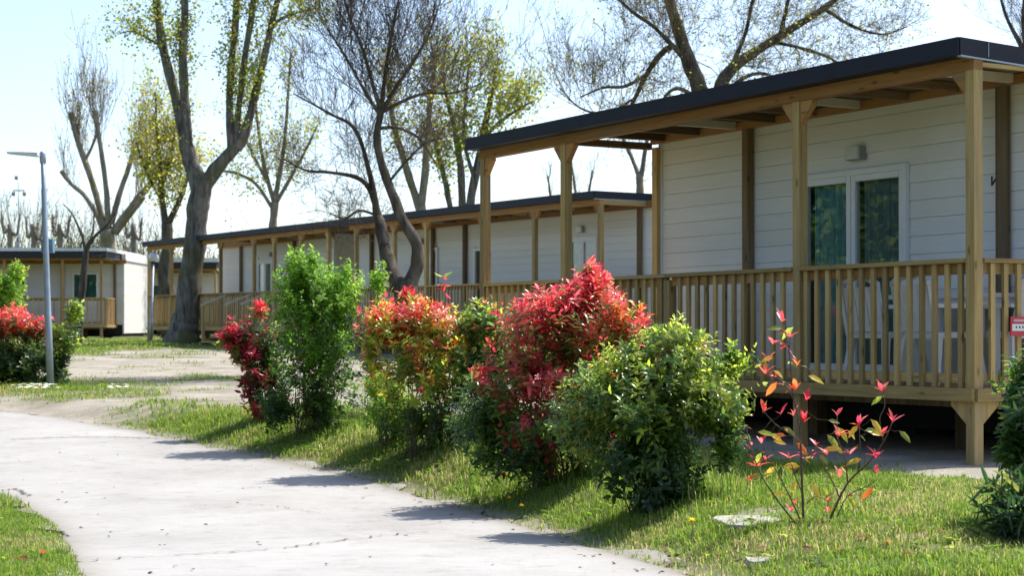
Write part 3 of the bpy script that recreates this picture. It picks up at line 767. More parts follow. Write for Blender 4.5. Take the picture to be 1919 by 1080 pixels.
def leaf_obj(parent, p, d, n, L, key, W=.36, curl=.25, m=None, fold=.35):
    m = m or LEAF
    d = Vector(d).normalized(); n = Vector(n); s = n.cross(d)
    if s.length < 1e-4: s = Vector((1, 0, 0)).cross(d)
    s.normalize(); n = d.cross(s)
    o = link('leaf', unit_leaf(key, W, fold, curl, m), parent)
    M = Matrix(((d.x, s.x, n.x, p[0]), (d.y, s.y, n.y, p[1]), (d.z, s.z, n.z, p[2]), (0, 0, 0, 1))) @ Matrix.Scale(L, 4)
    o.matrix_local = M
    return o
def rnd(n): 
    v = NR.normal(size=(n, 3)); return v / np.linalg.norm(v, axis=1)[:, None]
def bush(name, label, cat, base_px, Y, blobs, nspr, leafL=(.07, .11), ratio=.36, perspr=(9, 14), m=None, upb=.8, own=280, stems=14, group=None, spread=.13, stem_px=None, curl=.3, dens=2.9):
    """blobs: (cx, cy, rx, ry, depth_radius_m, dY, weight, {palette weights}) in photo columns and rows at distance Y"""
    m = m or LEAF
    bx = (base_px - CX) / F * Y; bz = gz(bx, Y); r = empty(name, (bx, Y, bz), 0, label, cat, group)
    O = np.array([bx, Y, bz]); k = Y / F
    w = np.array([b[6] for b in blobs], float); w /= w.sum()
    cnt = NR.multinomial(int(nspr * dens), w)
    P, D, CK = [], [], []
    for b, c in zip(blobs, cnt):
        cx, cy, rx, ry, rd, dY, _, pal = b
        dr = rnd(c); rad = 1 - .75 * NR.random(c) ** 1.3; rad *= .86 + .28 * NR.random(c) + .30 * NR.random(c) * (NR.random(c) < .12)
        q = dr * rad[:, None] * np.array([rx * k, rd, ry * k])
        c0 = np.array([(cx - CX) * k, Y + dY, EYE - (cy - H0) * k])
        d = dr * .75 + np.array([0, 0, upb]) + rnd(c) * .45
        P.append(c0 + q); D.append(d / np.linalg.norm(d, axis=1)[:, None])
        ks = list(pal); pw = np.array([pal[a] for a in ks], float)
        # each sprig takes its colour by the blob's palette weights
        CK += [ks[i] for i in NR.choice(len(ks), c, p=pw / pw.sum())]
    P, D = np.vstack(P), np.vstack(D)
    cl_ = np.sin(P[:, 0] * 13 + 2 * P[:, 2] * 5) + np.sin(P[:, 2] * 15 + P[:, 1] * 9) + np.sin(P[:, 1] * 12 - P[:, 0] * 8)
    ok = (cl_ > -.55) | (NR.random(len(P)) < .15)
    ok &= P[:, 2] > np.array([gz(a, b_) for a, b_ in P[:, :2]]) + .06
    P, D, CK = P[ok], D[ok], [c for c, o in zip(CK, ok) if o]
    LP, LD, LN, LL, LC, LK = [], [], [], [], [], []
    for p, d, ck in zip(P, D, CK):
        n = R.randint(*perspr); szs = R.uniform(.62, 1.18); a = np.cross(d, [0.3, .1, 1.]); a /= np.linalg.norm(a) + 1e-9; b_ = np.cross(d, a)
        t = np.sort(NR.random(n)); young = ck in ('red', 'coral', 'crimson', 'orange', 'lime', 'fresh', 'bright')
        ph = np.arange(n) * 2.4 + R.random() * 6; th = np.interp(t, [0, .6, 1], [1.55, 1.0, .45 if young else .7])
        rad = np.cos(ph)[:, None] * a + np.sin(ph)[:, None] * b_
        dd = d * np.cos(th)[:, None] + rad * np.sin(th)[:, None] + rnd(n) * .18
        nn = d * np.sin(th)[:, None] - rad * np.cos(th)[:, None] + rnd(n) * .25
        LP.append(p + d * ((t - 1) * spread * R.uniform(.8, 1.7))[:, None]); LD.append(dd); LN.append(nn)
        LL.append(szs * NR.uniform(leafL[0], leafL[1], n) * np.interp(t, [0, 1], [1.05, .8]))
        for tt in t:
            q = ck
            if young and tt < .45 and ck in ('red', 'coral', 'crimson', 'orange', 'pink'): q = R.choice([ck, 'green', 'olive', 'green', 'bronze'])
            elif R.random() < .12: q = R.choice(['green', 'olive', ck, ck])
            LK.append(q)
    LP, LD, LN, LL = np.vstack(LP) - O, np.vstack(LD), np.vstack(LN), np.concatenate(LL)
    LC = np.array([PAL[q] for q in LK]) * NR.uniform(.75, 1.25, (len(LK), 1))
    # the leaves that show largest stay single objects, the rest is one part
    vis = -LP[:, 1] * 1.0 + LL * 3 + NR.random(len(LL)) * .35
    pick = np.argsort(-vis)[:own]; keep = np.ones(len(LL), bool); keep[pick] = False
    link('foliage', leaves_mesh('foliage', LP[keep], LD[keep], LN[keep], LL[keep], LL[keep] * ratio, LC[keep], m, .35, curl), r, kind='stuff')
    for i in pick: leaf_obj(r, LP[i], LD[i], LN[i], LL[i], LK[i], ratio, curl, m)
    # woody stems
    S = []; parts = []
    idx = NR.choice(len(P), min(len(P), 60), replace=False)
    bases = [np.array([R.uniform(-.12, .12), R.uniform(-.1, .1), -.05]) for _ in range(stems)] if stem_px is None else \
            [np.array([(q - CX) * k - bx, R.uniform(-.08, .08), gz((q - CX) * k, Y) - bz - .05]) for q in stem_px]
    for j, i in enumerate(idx):
        e = P[i] - O - D[i] * spread; b_ = bases[j % len(bases)]
        c1 = b_ + np.array([(e[0] - b_[0]) * .25, (e[1] - b_[1]) * .25, (e[2] - b_[2]) * .5])
        t = np.linspace(0, 1, 7)[:, None]; C = (1 - t) ** 2 * b_ + 2 * t * (1 - t) * c1 + t * t * e
        C[1:-1] += NR.normal(size=(5, 3)) * .012
        rr = np.linspace(.008 if j < len(bases) else .0045, .002, 7)
        for q in range(6): S.append([*C[q], *C[q + 1], rr[q], rr[q + 1]])
    link('stems', segs_mesh('stems', S, STEM, 5), r, kind='stuff')
    return r
G1 = 'shrubs between the path and the near lodge'
b_green = bush('green_shrub', 'tall bright green small-leaved shrub at the left end of the bush row', 'shrub', 600, gp(600, 806).y,
     [(585, 560, 92, 80, .42, 0, 3, {'fresh': 4, 'bright': 4, 'green': 2}), (560, 520, 48, 62, .3, .1, 1.2, {'fresh': 6, 'bright': 3}), (640, 540, 52, 58, .35, 0, 1.2, {'fresh': 5, 'bright': 3, 'lime': 1}),
      (592, 650, 104, 90, .5, 0, 2.6, {'bright': 4, 'green': 5, 'dark': 1}), (600, 735, 90, 62, .45, 0, 1.3, {'green': 4, 'dark': 3, 'bright': 2}),
      (545, 488, 10, 30, .1, 0, .14, {'fresh': 1}), (582, 482, 9, 26, .1, .1, .12, {'fresh': 1}), (648, 500, 10, 26, .1, 0, .12, {'fresh': 1}),
      (708, 515, 22, 36, .15, .1, .22, {'fresh': 4, 'lime': 2}), (700, 585, 34, 60, .2, .1, .35, {'bright': 4, 'fresh': 2}), (525, 760, 45, 45, .3, -.1, .7, {'dark': 4, 'green': 2}), (600, 770, 60, 36, .3, 0, .6, {'dark': 3, 'green': 3})],
     1000, (.038, .062), .45, (8, 12), LEAFT, .9, 200, group=G1, spread=.12, stem_px=[585, 612, 618, 560, 600])
bush('photinia_shrub', 'thin dark red shrub leaning out left of the bright green shrub', 'shrub', 490, gp(490, 788).y,
     [(455, 640, 36, 50, .25, 0, 1.4, {'crimson': 4, 'red': 2, 'maroon': 3, 'dark': 1}), (428, 628, 24, 14, .15, 0, .4, {'red': 4, 'crimson': 2}), (490, 575, 12, 16, .1, 0, .15, {'red': 2, 'coral': 1}),
      (476, 700, 40, 56, .25, 0, 1.0, {'maroon': 4, 'crimson': 3, 'dark': 2}), (485, 755, 10, 26, .15, 0, .35, {'crimson': 3, 'red': 1}), (520, 740, 40, 50, .3, .1, 1.0, {'dark': 5, 'deep': 2, 'maroon': 1}), (500, 670, 40, 80, .25, .1, 1.2, {'dark': 3, 'green': 3, 'maroon': 1, 'olive': 2})],
     185, (.07, .10), .34, (8, 12), LEAF, .6, 200, group=G1, stem_px=[478, 492, 500])
bush('photinia_shrub', 'red tipped yellow-green photinia, second of the red shrubs along the path', 'shrub', 800, gp(800, 850).y,
     [(760, 580, 90, 30, .4, 0, 2.0, {'red': 4, 'coral': 5, 'pink': 3, 'orange': 2, 'yellow': 1.5, 'lime': 2}), (715, 610, 50, 36, .3, -.1, .9, {'red': 4, 'coral': 3, 'pink': 2, 'orange': 1, 'lime': 3}),
      (800, 615, 120, 52, .5, 0, 2.2, {'lime': 4, 'yellow': 2, 'olive': 3, 'coral': 2, 'orange': 2}), (790, 690, 112, 70, .5, 0, 2.2, {'lime': 5, 'olive': 3, 'green': 2, 'yellow': 1, 'red': 1, 'orange': .6}),
      (900, 600, 66, 46, .4, .1, 1.3, {'green': 3, 'dark': 3, 'olive': 2, 'lime': 2, 'orange': .6}), (962, 640, 48, 80, .4, .1, 1.0, {'green': 4, 'olive': 3, 'lime': 1, 'coral': 1}), (930, 715, 50, 85, .4, 0, 1.1, {'green': 4, 'dark': 3, 'olive': 3, 'lime': 1}), (890, 700, 70, 80, .4, .1, 1.4, {'dark': 4, 'green': 3, 'olive': 2}),
      (800, 775, 115, 60, .45, .1, 1.5, {'green': 3, 'dark': 4, 'olive': 2}), (850, 835, 120, 40, .45, .1, 1.3, {'dark': 4, 'green': 3}), (765, 548, 12, 12, .1, 0, .14, {'red': 1}), (835, 548, 10, 10, .1, 0, .1, {'red': 2, 'coral': 1}), (700, 650, 30, 50, .2, 0, .5, {'red': 2, 'lime': 3, 'olive': 2})],
     640, (.06, .092), .36, (9, 13), LEAF, .8, 280, group=G1, stem_px=[770, 800, 830, 850])
bush('low_shrub', 'low lime green shrub under the left side of the red tipped photinia', 'shrub', 735, gp(735, 828).y,
     [(730, 755, 55, 42, .35, 0, 2, {'bright': 4, 'lime': 3, 'fresh': 2}), (770, 800, 60, 30, .3, 0, 1, {'green': 4, 'bright': 2}), (705, 715, 30, 26, .25, 0, .7, {'fresh': 3, 'lime': 3})],
     330, (.035, .06), .45, (8, 12), LEAFT, .8, 120, group=G1, stems=8)
bush('photinia_shrub', 'big bright red photinia, tallest of the red shrubs in the row', 'shrub', 1060, gp(1050, 898).y,
     [(1085, 565, 90, 46, .4, 0, 2.4, {'red': 5, 'coral': 4, 'pink': 3, 'crimson': 2, 'bronze': 1, 'olive': 1}), (1110, 520, 44, 28, .25, 0, .6, {'red': 4, 'coral': 3, 'pink': 3, 'crimson': 1}), (1105, 497, 16, 14, .12, 0, .1, {'red': 1, 'coral': 1}),
      (1000, 588, 82, 50, .4, -.05, 1.5, {'red': 5, 'crimson': 3, 'coral': 2, 'pink': 2, 'bronze': 1, 'green': 1}), (985, 690, 90, 76, .4, -.1, 2.7, {'crimson': 4, 'red': 5, 'pink': 1.5, 'maroon': 1, 'green': 4, 'olive': 2, 'bronze': 2}),
      (905, 690, 24, 16, .15, -.1, .22, {'red': 3, 'coral': 2}), (985, 780, 62, 60, .4, -.15, 1.1, {'crimson': 3, 'red': 2, 'maroon': 1, 'green': 5, 'dark': 3}), (1010, 830, 60, 34, .3, -.15, .7, {'crimson': 3, 'red': 2, 'dark': 3, 'green': 3}),
      (1170, 592, 58, 42, .3, -.1, 1.2, {'red': 4, 'coral': 3, 'orange': 3, 'lime': 1}), (915, 785, 75, 95, .4, .1, 2.2, {'dark': 4, 'green': 4, 'deep': 2, 'crimson': 1}), (990, 850, 95, 34, .4, -.05, .9, {'dark': 4, 'green': 3, 'crimson': 1, 'deep': 2}), (1095, 800, 75, 95, .4, -.15, 1.6, {'green': 5, 'dark': 4, 'olive': 2, 'crimson': 1.5, 'red': .5}), (940, 800, 55, 75, .35, .2, 1.2, {'dark': 4, 'green': 4, 'olive': 1}), (1110, 740, 90, 110, .4, -.1, 1.7, {'green': 4, 'olive': 2, 'dark': 2, 'crimson': 2, 'red': 1}), (1130, 640, 60, 40, .3, -.1, .7, {'orange': 2, 'coral': 2, 'lime': 2, 'red': 2}), (1060, 640, 60, 50, .35, 0, .9, {'red': 3, 'crimson': 2, 'bronze': 2, 'green': 3, 'olive': 2})],
     780, (.055, .088), .34, (9, 13), LEAF, .9, 290, group=G1, stem_px=[1000, 1030, 1060, 1080])
bush('evergreen_shrub', 'dark glossy green shrub in front of the porch railing, rightmost of the bush row', 'shrub', 1240, gp(1235, 944).y,
     [(1248, 672, 108, 66, .45, 0, 2.2, {'olive': 3, 'green': 4, 'lime': 2.4, 'bronze': .5, 'orange': .25}), (1275, 625, 60, 38, .3, 0, .9, {'lime': 4, 'olive': 3, 'green': 2}), (1165, 685, 60, 46, .3, -.1, .8, {'olive': 3, 'lime': 3, 'orange': 1, 'green': 3}),  # lime share puts sunlit yellow-green highlights into the upper leaf colours
      (1205, 755, 140, 84, .5, -.05, 3.0, {'green': 5, 'dark': 3, 'olive': 3, 'lime': 1.5}), (1240, 940, 64, 20, .3, -.1, .4, {'deep': 4, 'dark': 4}), (1340, 760, 62, 50, .35, 0, 1.0, {'green': 4, 'olive': 3, 'lime': 2}), (1212, 845, 122, 72, .4, -.05, 2.0, {'dark': 6, 'deep': 4, 'green': 3}),
      (1240, 915, 74, 36, .35, -.1, .9, {'deep': 5, 'dark': 4}), (1325, 715, 78, 62, .4, 0, 1.3, {'olive': 4, 'lime': 3, 'green': 4}), (1085, 770, 55, 95, .35, .1, 1.3, {'green': 3, 'olive': 3, 'dark': 2, 'bronze': .5}), (1365, 820, 34, 46, .25, 0, .5, {'green': 3, 'dark': 2}), (1375, 665, 14, 26, .1, 0, .12, {'lime': 2, 'green': 2}), (1390, 745, 18, 16, .15, 0, .15, {'lime': 1, 'olive': 1})],
     1050, (.045, .068), .42, (9, 13), LEAF, .6, 290, group=G1, stem_px=[1195, 1215, 1240, 1262])
G2 = 'shrubs by the left lamp post'
bush('photinia_shrub', 'red topped photinia hedge plant left of the lamp post', 'shrub', 40, 25.6,
     [(20, 600, 70, 26, .5, 0, 1.6, {'red': 6, 'coral': 5, 'orange': 1, 'green': 1}), (-40, 600, 60, 30, .5, 0, 1, {'red': 5, 'coral': 4}), (60, 615, 40, 18, .3, 0, .5, {'coral': 3, 'green': 2, 'red': 2}),
      (30, 670, 95, 52, .6, 0, 2.6, {'dark': 5, 'green': 4, 'deep': 3, 'olive': 1}), (120, 630, 34, 44, .3, .1, .7, {'green': 3, 'lime': 2, 'olive': 3}), (138, 580, 18, 22, .2, .1, .2, {'lime': 3, 'green': 2}), (-50, 670, 70, 50, .6, 0, 1, {'dark': 3, 'green': 3}), (105, 680, 34, 40, .3, 0, .5, {'dark': 3, 'green': 2})],
     620, (.07, .11), .38, (9, 12), LEAF, .8, 200, group=G2)
bush('green_shrub', 'bright green upright shrub behind the red topped hedge at far left', 'shrub', 12, 28.0,
     [(15, 540, 36, 44, .35, 0, 2, {'fresh': 4, 'bright': 3, 'lime': 2}), (30, 510, 20, 24, .2, 0, .5, {'fresh': 2, 'lime': 1}), (5, 590, 40, 40, .4, 0, 1, {'bright': 3, 'green': 2})],
     330, (.05, .08), .42, (8, 12), LEAFT, .9, 100, group=G2)
# right edge of the frame
bush('oleander_shrub', 'dark green bush cut off by the right edge, in front of the deck', 'shrub', 1985, 9.0,
     [(1955, 740, 70, 90, .4, 0, 2, {'green': 4, 'dark': 4, 'deep': 2, 'olive': 1}), (1965, 860, 80, 90, .4, 0, 1.5, {'dark': 5, 'deep': 3}), (1985, 690, 70, 60, .3, 0, .8, {'green': 3, 'olive': 2}), (1910, 830, 34, 50, .2, 0, .4, {'dark': 4, 'green': 2}), (2020, 800, 110, 170, .5, .1, 2.2, {'dark': 4, 'green': 3})],
     720, (.06, .10), .3, (9, 13), LEAF, .6, 200, stems=10)
bush('oleander_shrub', 'low shrub with narrow leaves at the bottom right corner', 'shrub', 1930, 8.4,
     [(1908, 955, 36, 24, .2, 0, 1, {'dark': 4, 'deep': 3}), (1945, 930, 45, 50, .25, .1, 1.5, {'dark': 4, 'green': 2}), (1935, 985, 40, 30, .2, -.05, .6, {'deep': 3, 'dark': 2})],
     70, (.10, .16), .16, (9, 13), LEAF, .3, 200, stems=6, spread=.2)

# sapling in the foreground: every leaf its own part
SY = gp(1528, 987); sap = empty('photinia_sapling', SY, 0, 'sparse young photinia with red tips and yellow leaves in front of the deck', 'sapling')
def q8(x, y): return 1300 + x / 2.0775, 560 + y / 2.0775
def sp(px, py, dY=0): return wpt(px, py, SY.y + dY) - SY
ST = [([(430, 890), (425, 780), (420, 640), (415, 520), (400, 430), (385, 340), (372, 200), (350, 100)], 5.5, 2.2, 0), ([(400, 880), (330, 790), (270, 700), (225, 590), (205, 500)], 4, 1.6, -.1),
      ([(520, 890), (545, 830), (600, 720), (680, 640), (740, 560), (775, 480)], 5.5, 2, .05), ([(740, 560), (725, 470), (745, 420), (738, 355)], 2.5, 1.5, .05), ([(570, 780), (545, 720), (500, 640), (470, 590)], 3, 1.5, .1),
      ([(600, 720), (590, 620), (560, 540), (560, 450)], 3, 1.5, .1), ([(640, 680), (650, 600), (645, 500)], 2.6, 1.5, 0), ([(418, 560), (380, 530), (320, 490), (275, 440)], 2.8, 1.5, -.05),
      ([(412, 500), (440, 440), (440, 390)], 2.4, 1.4, .05), ([(395, 400), (360, 340), (320, 300), (285, 240)], 2.4, 1.4, 0), ([(378, 250), (440, 270), (460, 290)], 2, 1.2, .05), ([(375, 180), (330, 180), (300, 160)], 2, 1.2, -.05),
      ([(372, 200), (378, 150), (395, 130)], 2, 1.2, 0), ([(420, 620), (450, 630), (480, 570)], 2, 1.2, 0), ([(415, 860), (360, 740), (310, 650), (270, 600)], 3, 1.4, -.12), ([(425, 760), (395, 690), (375, 620)], 2.4, 1.2, 0),
      ([(560, 850), (600, 770), (680, 730), (720, 700)], 2.2, 1.2, -.1), ([(440, 800), (480, 770), (525, 790)], 2, 1.2, -.05)]
SPTS = []
def stalk(c, rr=.0014):
    c = Vector(c); q = min(SPTS, key=lambda a: (Vector(a) - c).length); L_ = (Vector(q) - c).length
    if L_ > .012:
        mid = (Vector(q) + c) / 2 + Vector((0, 0, -.12 * L_)); V, Q, T = tube([q, mid, c], [rr, rr * .8, rr * .6], 4); link('leaf_stalk', mesh_np('leaf_stalk', V, [Q, T], STEM, None, True), sap)
for pts, r0, r1, dY in ST:
    C = catmull(np.array([[*sp(*q8(*p), dY), r0 + (r1 - r0) * i / (len(pts) - 1)] for i, p in enumerate(pts)]), 3)
    V, Q, T = tube(C[:, :3], C[:, 3] * .0013 + .0004, 6)
    link('stem', mesh_np('stem', V, [Q, T], STEM, None, True), sap)
    SPTS += [tuple(q) for q in C[:, :3]]
for x, y in [(345, 78), (375, 140), (405, 250), (395, 345), (440, 385), (275, 430), (340, 440), (430, 470), (265, 555), (250, 645), (280, 620), (375, 610), (475, 560), (560, 445), (565, 525), (610, 595), (645, 485), (735, 350), (775, 470), (735, 520), (710, 610), (570, 685), (395, 785), (380, 820), (525, 785), (525, 820), (220, 700), (710, 670), (290, 235), (280, 285), (390, 445), (415, 860), (500, 870), (310, 165), (520, 600)]:
    c = sp(*q8(x, y + 12), R.uniform(-.06, .06)); ph = R.random() * 6; big = y < 700; stalk(c)
    for i in range(R.randint(3, 7)):
        a = ph + i * 2.4 + R.uniform(-.5, .5); th = R.uniform(.1, 1.05)
        d = Vector((math.cos(a) * math.sin(th), math.sin(a) * math.sin(th), math.cos(th)))
        leaf_obj(sap, c, d, Vector((-math.cos(a) * math.cos(th), -math.sin(a) * math.cos(th), math.sin(th))), R.uniform(.03, .085) * (1 if big else .7), R.choice(['red', 'coral', 'crimson', 'red', 'pink', 'orange']), R.choice([.24, .3, .36]), R.choice([.1, .3, .5]))
for x, y, key in [(310, 225, 'yellow'), (312, 280, 'yellow'), (325, 325, 'orange'), (445, 300, 'yellow'), (390, 110, 'lime'), (345, 115, 'olive'), (735, 380, 'lime'), (575, 585, 'yellow'), (520, 530, 'olive'), (640, 625, 'olive'), (655, 625, 'yellow'), (540, 570, 'yellow'), (600, 515, 'yellow'), (640, 495, 'yellow'), (690, 470, 'yellow'), (665, 515, 'olive'), (560, 500, 'lime'), (525, 475, 'olive'), (360, 535, 'orange'), (310, 555, 'yellow'), (295, 525, 'yellow'), (265, 600, 'lime'), (400, 560, 'orange'), (350, 650, 'lime'), (415, 655, 'yellow'), (400, 708, 'yellow'), (360, 755, 'yellow'), (800, 515, 'olive'), (490, 605, 'olive'), (680, 520, 'yellow'), (250, 520, 'lime'), (350, 500, 'olive'), (460, 715, 'yellow'), (600, 770, 'lime'), (700, 735, 'orange'), (500, 735, 'lime'), (270, 690, 'olive'), (325, 655, 'yellow')]:
    a = R.choice([R.uniform(-.9, .9), math.pi + R.uniform(-.9, .9)]); el = R.uniform(-1.2, .1)
    d = Vector((math.cos(a) * math.cos(el), R.uniform(-.4, .4), math.sin(el))).normalized()
    c = sp(*q8(x, y), R.uniform(-.05, .05)); stalk(c)
    leaf_obj(sap, c, d, Vector((R.uniform(-.3, .3), -.8, .6)), R.uniform(.07, .105), key, .34, .2)

for i in range(70):
    c = Vector(R.choice(SPTS[4:])); a = R.random() * 6.28; el = R.uniform(-.5, .9)
    if c.z < .12: continue
    leaf_obj(sap, c, Vector((math.cos(a) * math.cos(el), math.sin(a) * math.cos(el), math.sin(el))), Vector((R.uniform(-.5, .5), -.4, .8)), R.uniform(.025, .06), R.choice(['red', 'coral', 'orange', 'lime', 'bronze', 'olive', 'yellow', 'crimson']), R.choice([.26, .34]), R.choice([.1, .4]))

# ---------------------------------------------------------------- trees
def grow(S, tips, p, d, L, r, lev, cfg):
    n = 5 if lev > 1 else 4; q = p.copy(); dd = d.copy(); pts = [q.copy()]; up = cfg['up']
    for i in range(n):
        dd = dd + NR.normal(size=3) * cfg['wob'] + np.array([0, 0, up * .12]); dd /= np.linalg.norm(dd)
        q2 = q + dd * L / n; a = r * (1 - .75 * i / n); b = r * (1 - .75 * (i + 1) / n)
        S.append([*q, *q2, max(a, cfg['rmin']), max(b, cfg['rmin'])]); q = q2; pts.append(q.copy())
    if lev <= 0:
        tips.append((pts[-1], dd)); tips.append((pts[2], dd)); return
    k = cfg['kids'][lev]
    for j in range(k):
        i = R.randint(1, n); t = R.random()
        b = pts[i - 1] * (1 - t) + pts[i] * t
        c = dd * cfg['along'] + NR.normal(size=3) * cfg['spread'] + np.array([0, 0, up]); c /= np.linalg.norm(c)
        grow(S, tips, b, c, L * R.uniform(*cfg['ratio']), r * .55, lev - 1, cfg)
    tips.append((pts[-1], dd))
def tree(name, label, Y, limbs, barkm, twigm, spawn, leaf=None, root_px=None, group=None, cat='tree', seed=0, depth=.8, sides=10, knobs=True, ground_it=True, thin=.82):
    """limbs: list of [(px, py, radius_px)...]; spawn: list of (limb index, count, from_t, length_m, level, cfg)"""
    k = Y / F; bx = (limbs[0][0][0] - CX) * k; bz = gz(bx, Y)
    r = empty(name, (bx, Y, bz), 0, label, cat, group); O = np.array([bx, Y, bz])
    chains = []; parts = []
    for li, l in enumerate(limbs):
        dy = 0 if li == 0 else R.uniform(-depth, depth); y0 = 0.0
        if li:
            allc = np.vstack([c for c, _ in chains]); fx, fz = (l[0][0] - CX) * k - O[0], EYE - (l[0][1] - H0) * k - O[2]
            y0 = float(allc[np.argmin((allc[:, 0] - fx) ** 2 + (allc[:, 2] - fz) ** 2), 1])
        P = np.array([((x - CX) * k, Y + y0 + dy * (i / max(1, len(l) - 1)), EYE - (y - H0) * k) for i, (x, y, _) in enumerate(l)]) - O
        if li == 0 and ground_it: P[0, 2] = min(P[0, 2], -.15)
        C = catmull(np.c_[P, [q[2] * k * thin for q in l]], 6)
        rr = C[:, 3] * (1 + (.05 * np.sin(np.arange(len(C)) * .9 + li) if knobs else 0))
        if knobs: C[:, :3] += np.stack([np.convolve(NR.normal(size=len(C) + 6), np.ones(7) / 7, 'valid') for _ in range(3)], 1) * rr[:, None] * .22
        V, Q, T = tube(C[:, :3], np.maximum(rr, .008), sides if l[0][2] * k > .06 else 7)
        parts.append((V, Q, T)); chains.append((C[:, :3], rr))
    V, Fc = merge(parts); link('trunk', mesh_np('trunk', V, Fc, barkm, None, True), r)
    S, tips = [], []
    for li, cnt, t0, Lm, lev, cfg in spawn:
        C, rr = chains[li]; n = len(C)
        for j in range(cnt):
            i = min(n - 2, int((t0 + (1 - t0) * (j + R.random()) / cnt) * (n - 1)))
            tan = C[i + 1] - C[i]; tan /= np.linalg.norm(tan) + 1e-9
            d = tan * cfg['along'] + NR.normal(size=3) * cfg['spread'] + np.array([0, 0, cfg['up']]); d /= np.linalg.norm(d)
            L = Lm * R.uniform(.6, 1.25)
            grow(S, tips, C[i], d, L, min(rr[i] * .6, L * cfg.get('thick', .009)), lev, cfg)
    if S: link('twigs', segs_mesh('twigs', S, twigm, 3), r, kind='stuff')
    if leaf and tips:
        per, size, pal, sc, frac = leaf
        tp = [t for t in tips if R.random() < frac]; P, D, N, L, C = [], [], [], [], []
        tp = np.array([np.r_[a, b] for a, b in tp]); nl = len(tp) * per
        P = np.repeat(tp[:, :3], per, 0) + NR.normal(size=(nl, 3)) * sc - np.repeat(tp[:, 3:], per, 0) * NR.random((nl, 1)) * sc * 2
        D = rnd(nl) + np.array([0, 0, -.3]); N = rnd(nl); L = NR.uniform(size * .7, size * 1.3, nl)
        ks = list(pal); pw = np.array([pal[a] for a in ks], float); C = np.array([PAL[a] for a in ks])[NR.choice(len(ks), nl, p=pw / pw.sum())] * NR.uniform(.75, 1.25, (nl, 1))
        link('crown', leaves_mesh('crown', P, D, N, L, L * .75, C, LEAFT, .2, .15), r, kind='stuff')
    return r
PAL.update({'spring': (.30, .30, .05), 'gold': (.36, .28, .05), 'leafgreen': (.16, .22, .04), 'tan': (.26, .20, .09)})
up_ = dict(up=.8, wob=.12, kids={1: 5, 2: 5, 3: 5}, along=.3, spread=.55, ratio=(.4, .7), rmin=.005)
pol = dict(up=1.1, wob=.06, kids={1: 3, 2: 3}, along=.35, spread=.42, ratio=(.45, .8), rmin=.007, thick=.007)
bare = dict(up=.25, wob=.11, kids={1: 5, 2: 5, 3: 6}, along=.5, spread=.65, ratio=(.4, .7), rmin=.0028, thick=.006)
barex = dict(up=.55, wob=.085, kids={1: 5, 2: 5, 3: 6}, along=.5, spread=.62, ratio=(.45, .75), rmin=.0028, thick=.006)
will = dict(up=.15, wob=.11, kids={1: 5, 2: 5, 3: 6}, along=.5, spread=.65, ratio=(.4, .65), rmin=.003, thick=.006)
tree('poplar_tree', 'big forked tree with dark leaning trunk in front of the far porch', 51,
     [[(340, 650, 52), (343, 625, 39), (350, 580, 33), (358, 510, 30), (367, 440, 28), (374, 385, 28), (378, 340, 29)],
      [(375, 350, 24), (356, 295, 20), (342, 245, 16), (326, 180, 13), (309, 110, 12), (298, 55, 11), (291, 0, 10), (285, -70, 8), (280, -160, 4)],
      [(352, 280, 14), (350, 220, 12), (346, 160, 12), (345, 100, 11), (349, 40, 10), (350, -60, 8), (354, -160, 4)],
      [(382, 345, 22), (405, 312, 18), (432, 282, 15), (454, 258, 8)], [(430, 280, 10), (427, 210, 10), (430, 120, 9), (436, 40, 9), (438, -60, 7), (440, -150, 3)],
      [(438, 272, 9), (446, 200, 8), (457, 110, 8), (470, 30, 8), (478, -60, 6), (485, -140, 3)], [(440, 276, 15), (452, 255, 14), (466, 210, 11), (480, 150, 10), (495, 80, 9), (508, 20, 8), (525, -50, 7), (540, -130, 3)],
      [(503, 40, 5), (525, 28, 4), (555, 18, 3), (590, 10, 2)], [(303, 85, 4), (275, 70, 3), (245, 55, 2), (215, 60, 1)]],
     BARK_A, TWIG, [(1, 26, .35, 1.3, 1, bare), (2, 22, .3, 1.0, 1, up_), (4, 22, .2, 1.0, 1, up_), (5, 22, .2, 1.0, 1, up_), (6, 26, .2, 1.3, 1, up_), (7, 16, .2, 1.1, 1, bare), (8, 10, .2, 1.2, 1, bare), (1, 8, .0, .8, 1, up_)],
     (10, .085, {'spring': 3, 'leafgreen': 4, 'lime': 2, 'gold': 1}, .13, .5), sides=16, thin=.73)
tree('pollard_tree', 'bare pollarded tree with upright shoots behind the left cream lodge', 76,
     [[(207, 600, 26), (205, 520, 24), (203, 470, 22), (201, 430, 20)], [(198, 438, 11), (180, 400, 8), (155, 365, 7), (130, 345, 6), (108, 318, 8)], [(198, 430, 10), (182, 370, 9), (166, 320, 9), (148, 270, 9), (133, 210, 10)],
      [(205, 430, 10), (203, 370, 8), (198, 310, 7), (190, 250, 7), (186, 210, 9)], [(210, 420, 9), (225, 360, 8), (240, 310, 7), (246, 280, 7)], [(213, 436, 13), (240, 397, 11), (265, 362, 10), (292, 326, 9)], [(218, 438, 8), (250, 402, 7), (278, 372, 6)], [(160, 300, 5), (175, 270, 4), (188, 230, 4)]],
     BARK_B, TWIGP, [(1, 12, .6, 1.9, 1, pol), (2, 20, .6, 2.2, 2, pol), (3, 18, .6, 2.2, 2, pol), (4, 12, .7, 2.2, 1, pol), (5, 20, .5, 2.4, 2, pol), (7, 8, .6, 1.6, 1, pol), (2, 8, .1, .9, 1, pol), (6, 8, .5, 1.5, 1, pol)],
     (2, .09, {'gold': 3, 'tan': 4, 'spring': 2}, .12, .3), thin=.64)
